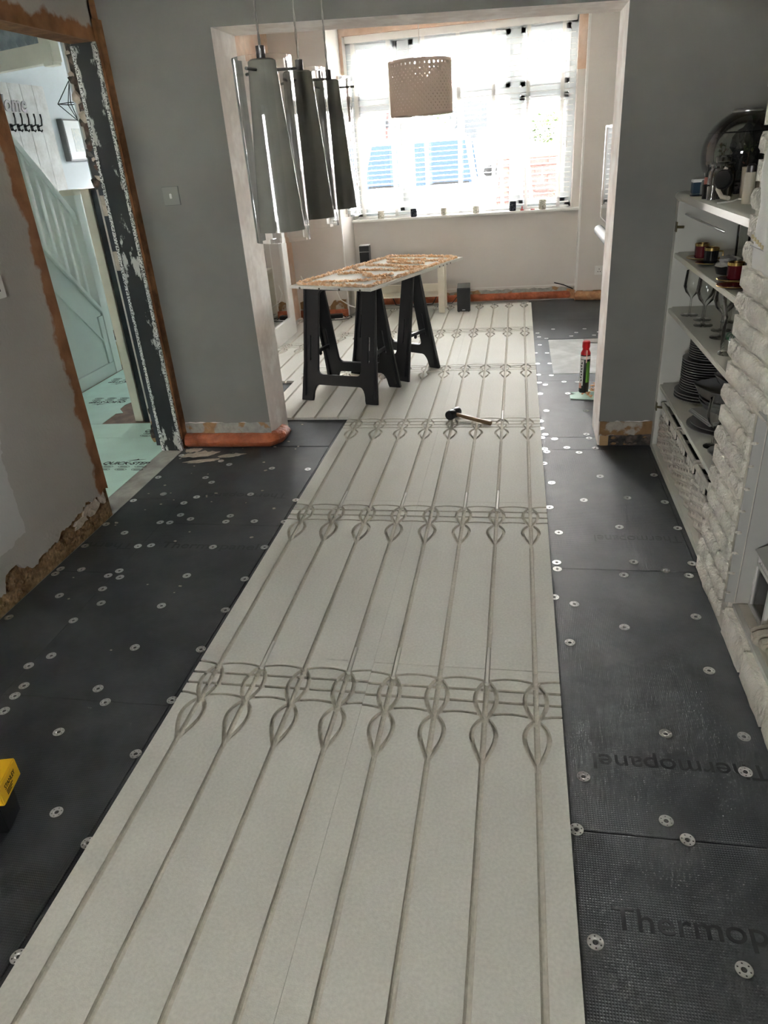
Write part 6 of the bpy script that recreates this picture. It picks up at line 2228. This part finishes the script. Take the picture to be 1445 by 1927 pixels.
# wire lantern shape hanging in the hall
wl_ = thing('wire_pendant', 'black geometric wire pendant hanging in the hall', 'lamp', (-2.95, 5.33, 1.95))
P0 = Vector((0, 0, -0.02))
top_ = Vector((0, 0, 0.30))
ring_ = [Vector((0.14 * math.cos(a), 0.14 * math.sin(a), 0.12)) for a in [2 * PI * k / 5 for k in range(5)]]
b = B()
for i, r in enumerate(ring_):
    b.cyl(P0, r, 0.004, n=6)
    b.cyl(top_, r, 0.004, n=6)
    b.cyl(r, ring_[(i + 1) % 5], 0.004, n=6)
b.build('wire_cage', M_BLK, wl_)
B().cyl((0, 0, 0.30), (0, 0, 1.14), 0.002, n=6).build('flex', M_BLK, wl_)
# transom beam with patterned glass
tbm = thing('window_2', None, None)
del tbm['label'], tbm['category']
tbm['kind'] = 'structure'
A0 = Vector((-3.0, 4.53, 0))
A1 = Vector((-2.42, 4.40, 0))
dirv = (A1 - A0).normalized()
tbm.location = (-3.0, 4.53, 2.26)
tbm.rotation_euler = (0, 0, math.atan2(dirv.y, dirv.x) - 0.12)
B().box((-0.6, -0.04, 0.0), (0.62, 0.04, 0.13)).build('beam', M_CREAM, tbm, bevel=0.004)
B().box((0.50, -0.042, -0.02), (0.60, 0.042, 0.83)).build('post', M_CREAM, tbm, bevel=0.004)
M_SILV = mat('silver_scalloped_glass', (0.42, 0.47, 0.50), 0.12, spec=0.8, color2=(0.30, 0.35, 0.38), cscale=8)
B().box((-0.6, 0.0, 0.13), (0.50, 0.01, 0.83)).build('pane', M_SILV, tbm)
n = 0
for r in range(6):
    for c in range(11):
        x = -0.58 + c * 0.105 + (0.05 if r % 2 else 0)
        if x > 0.46:
            continue
        b = B()
        pts = [(0.05 * math.cos(t), 0.075 * math.sin(t)) for t in [2 * PI * i / 14 for i in range(14)]]
        b.prism(pts, -0.012, 0.0, 'y')
        o = b.build('glass_scallop', M_SILV, tbm, loc=(x, -0.001, 0.19 + r * 0.11), bevel=0.004)
        o.rotation_euler = (0.18, 0, 0.12)

# ---- printed name on the yellow case
me = fit_text(text_mesh('STANLEY', 0.019, 0.0004), 0.058)
o = link_mesh('printed_name', me, M_INK, st)
fx0, fx1 = Vector((*yl[0], 0.118)), Vector((*yl[1], 0.118))
ux = (fx1 - fx0).normalized()
uz = Vector((0, 0, 1))
un = ux.cross(uz)
mm = Matrix((ux, uz, un)).transposed().to_4x4()
mm.translation = fx0 + ux * 0.026 + uz * 0.030 + un * 0.0006
o.matrix_local = mm
for k in range(3):
    q = B().box((0, 0, -0.0003), (0.036 - 0.006 * k, 0.0024, 0.0003)).build('printed_line', M_INK, st)
    m2 = mm.copy()
    m2.translation = fx0 + ux * 0.028 + uz * (0.022 - 0.0055 * k) + un * 0.0006
    q.matrix_local = m2
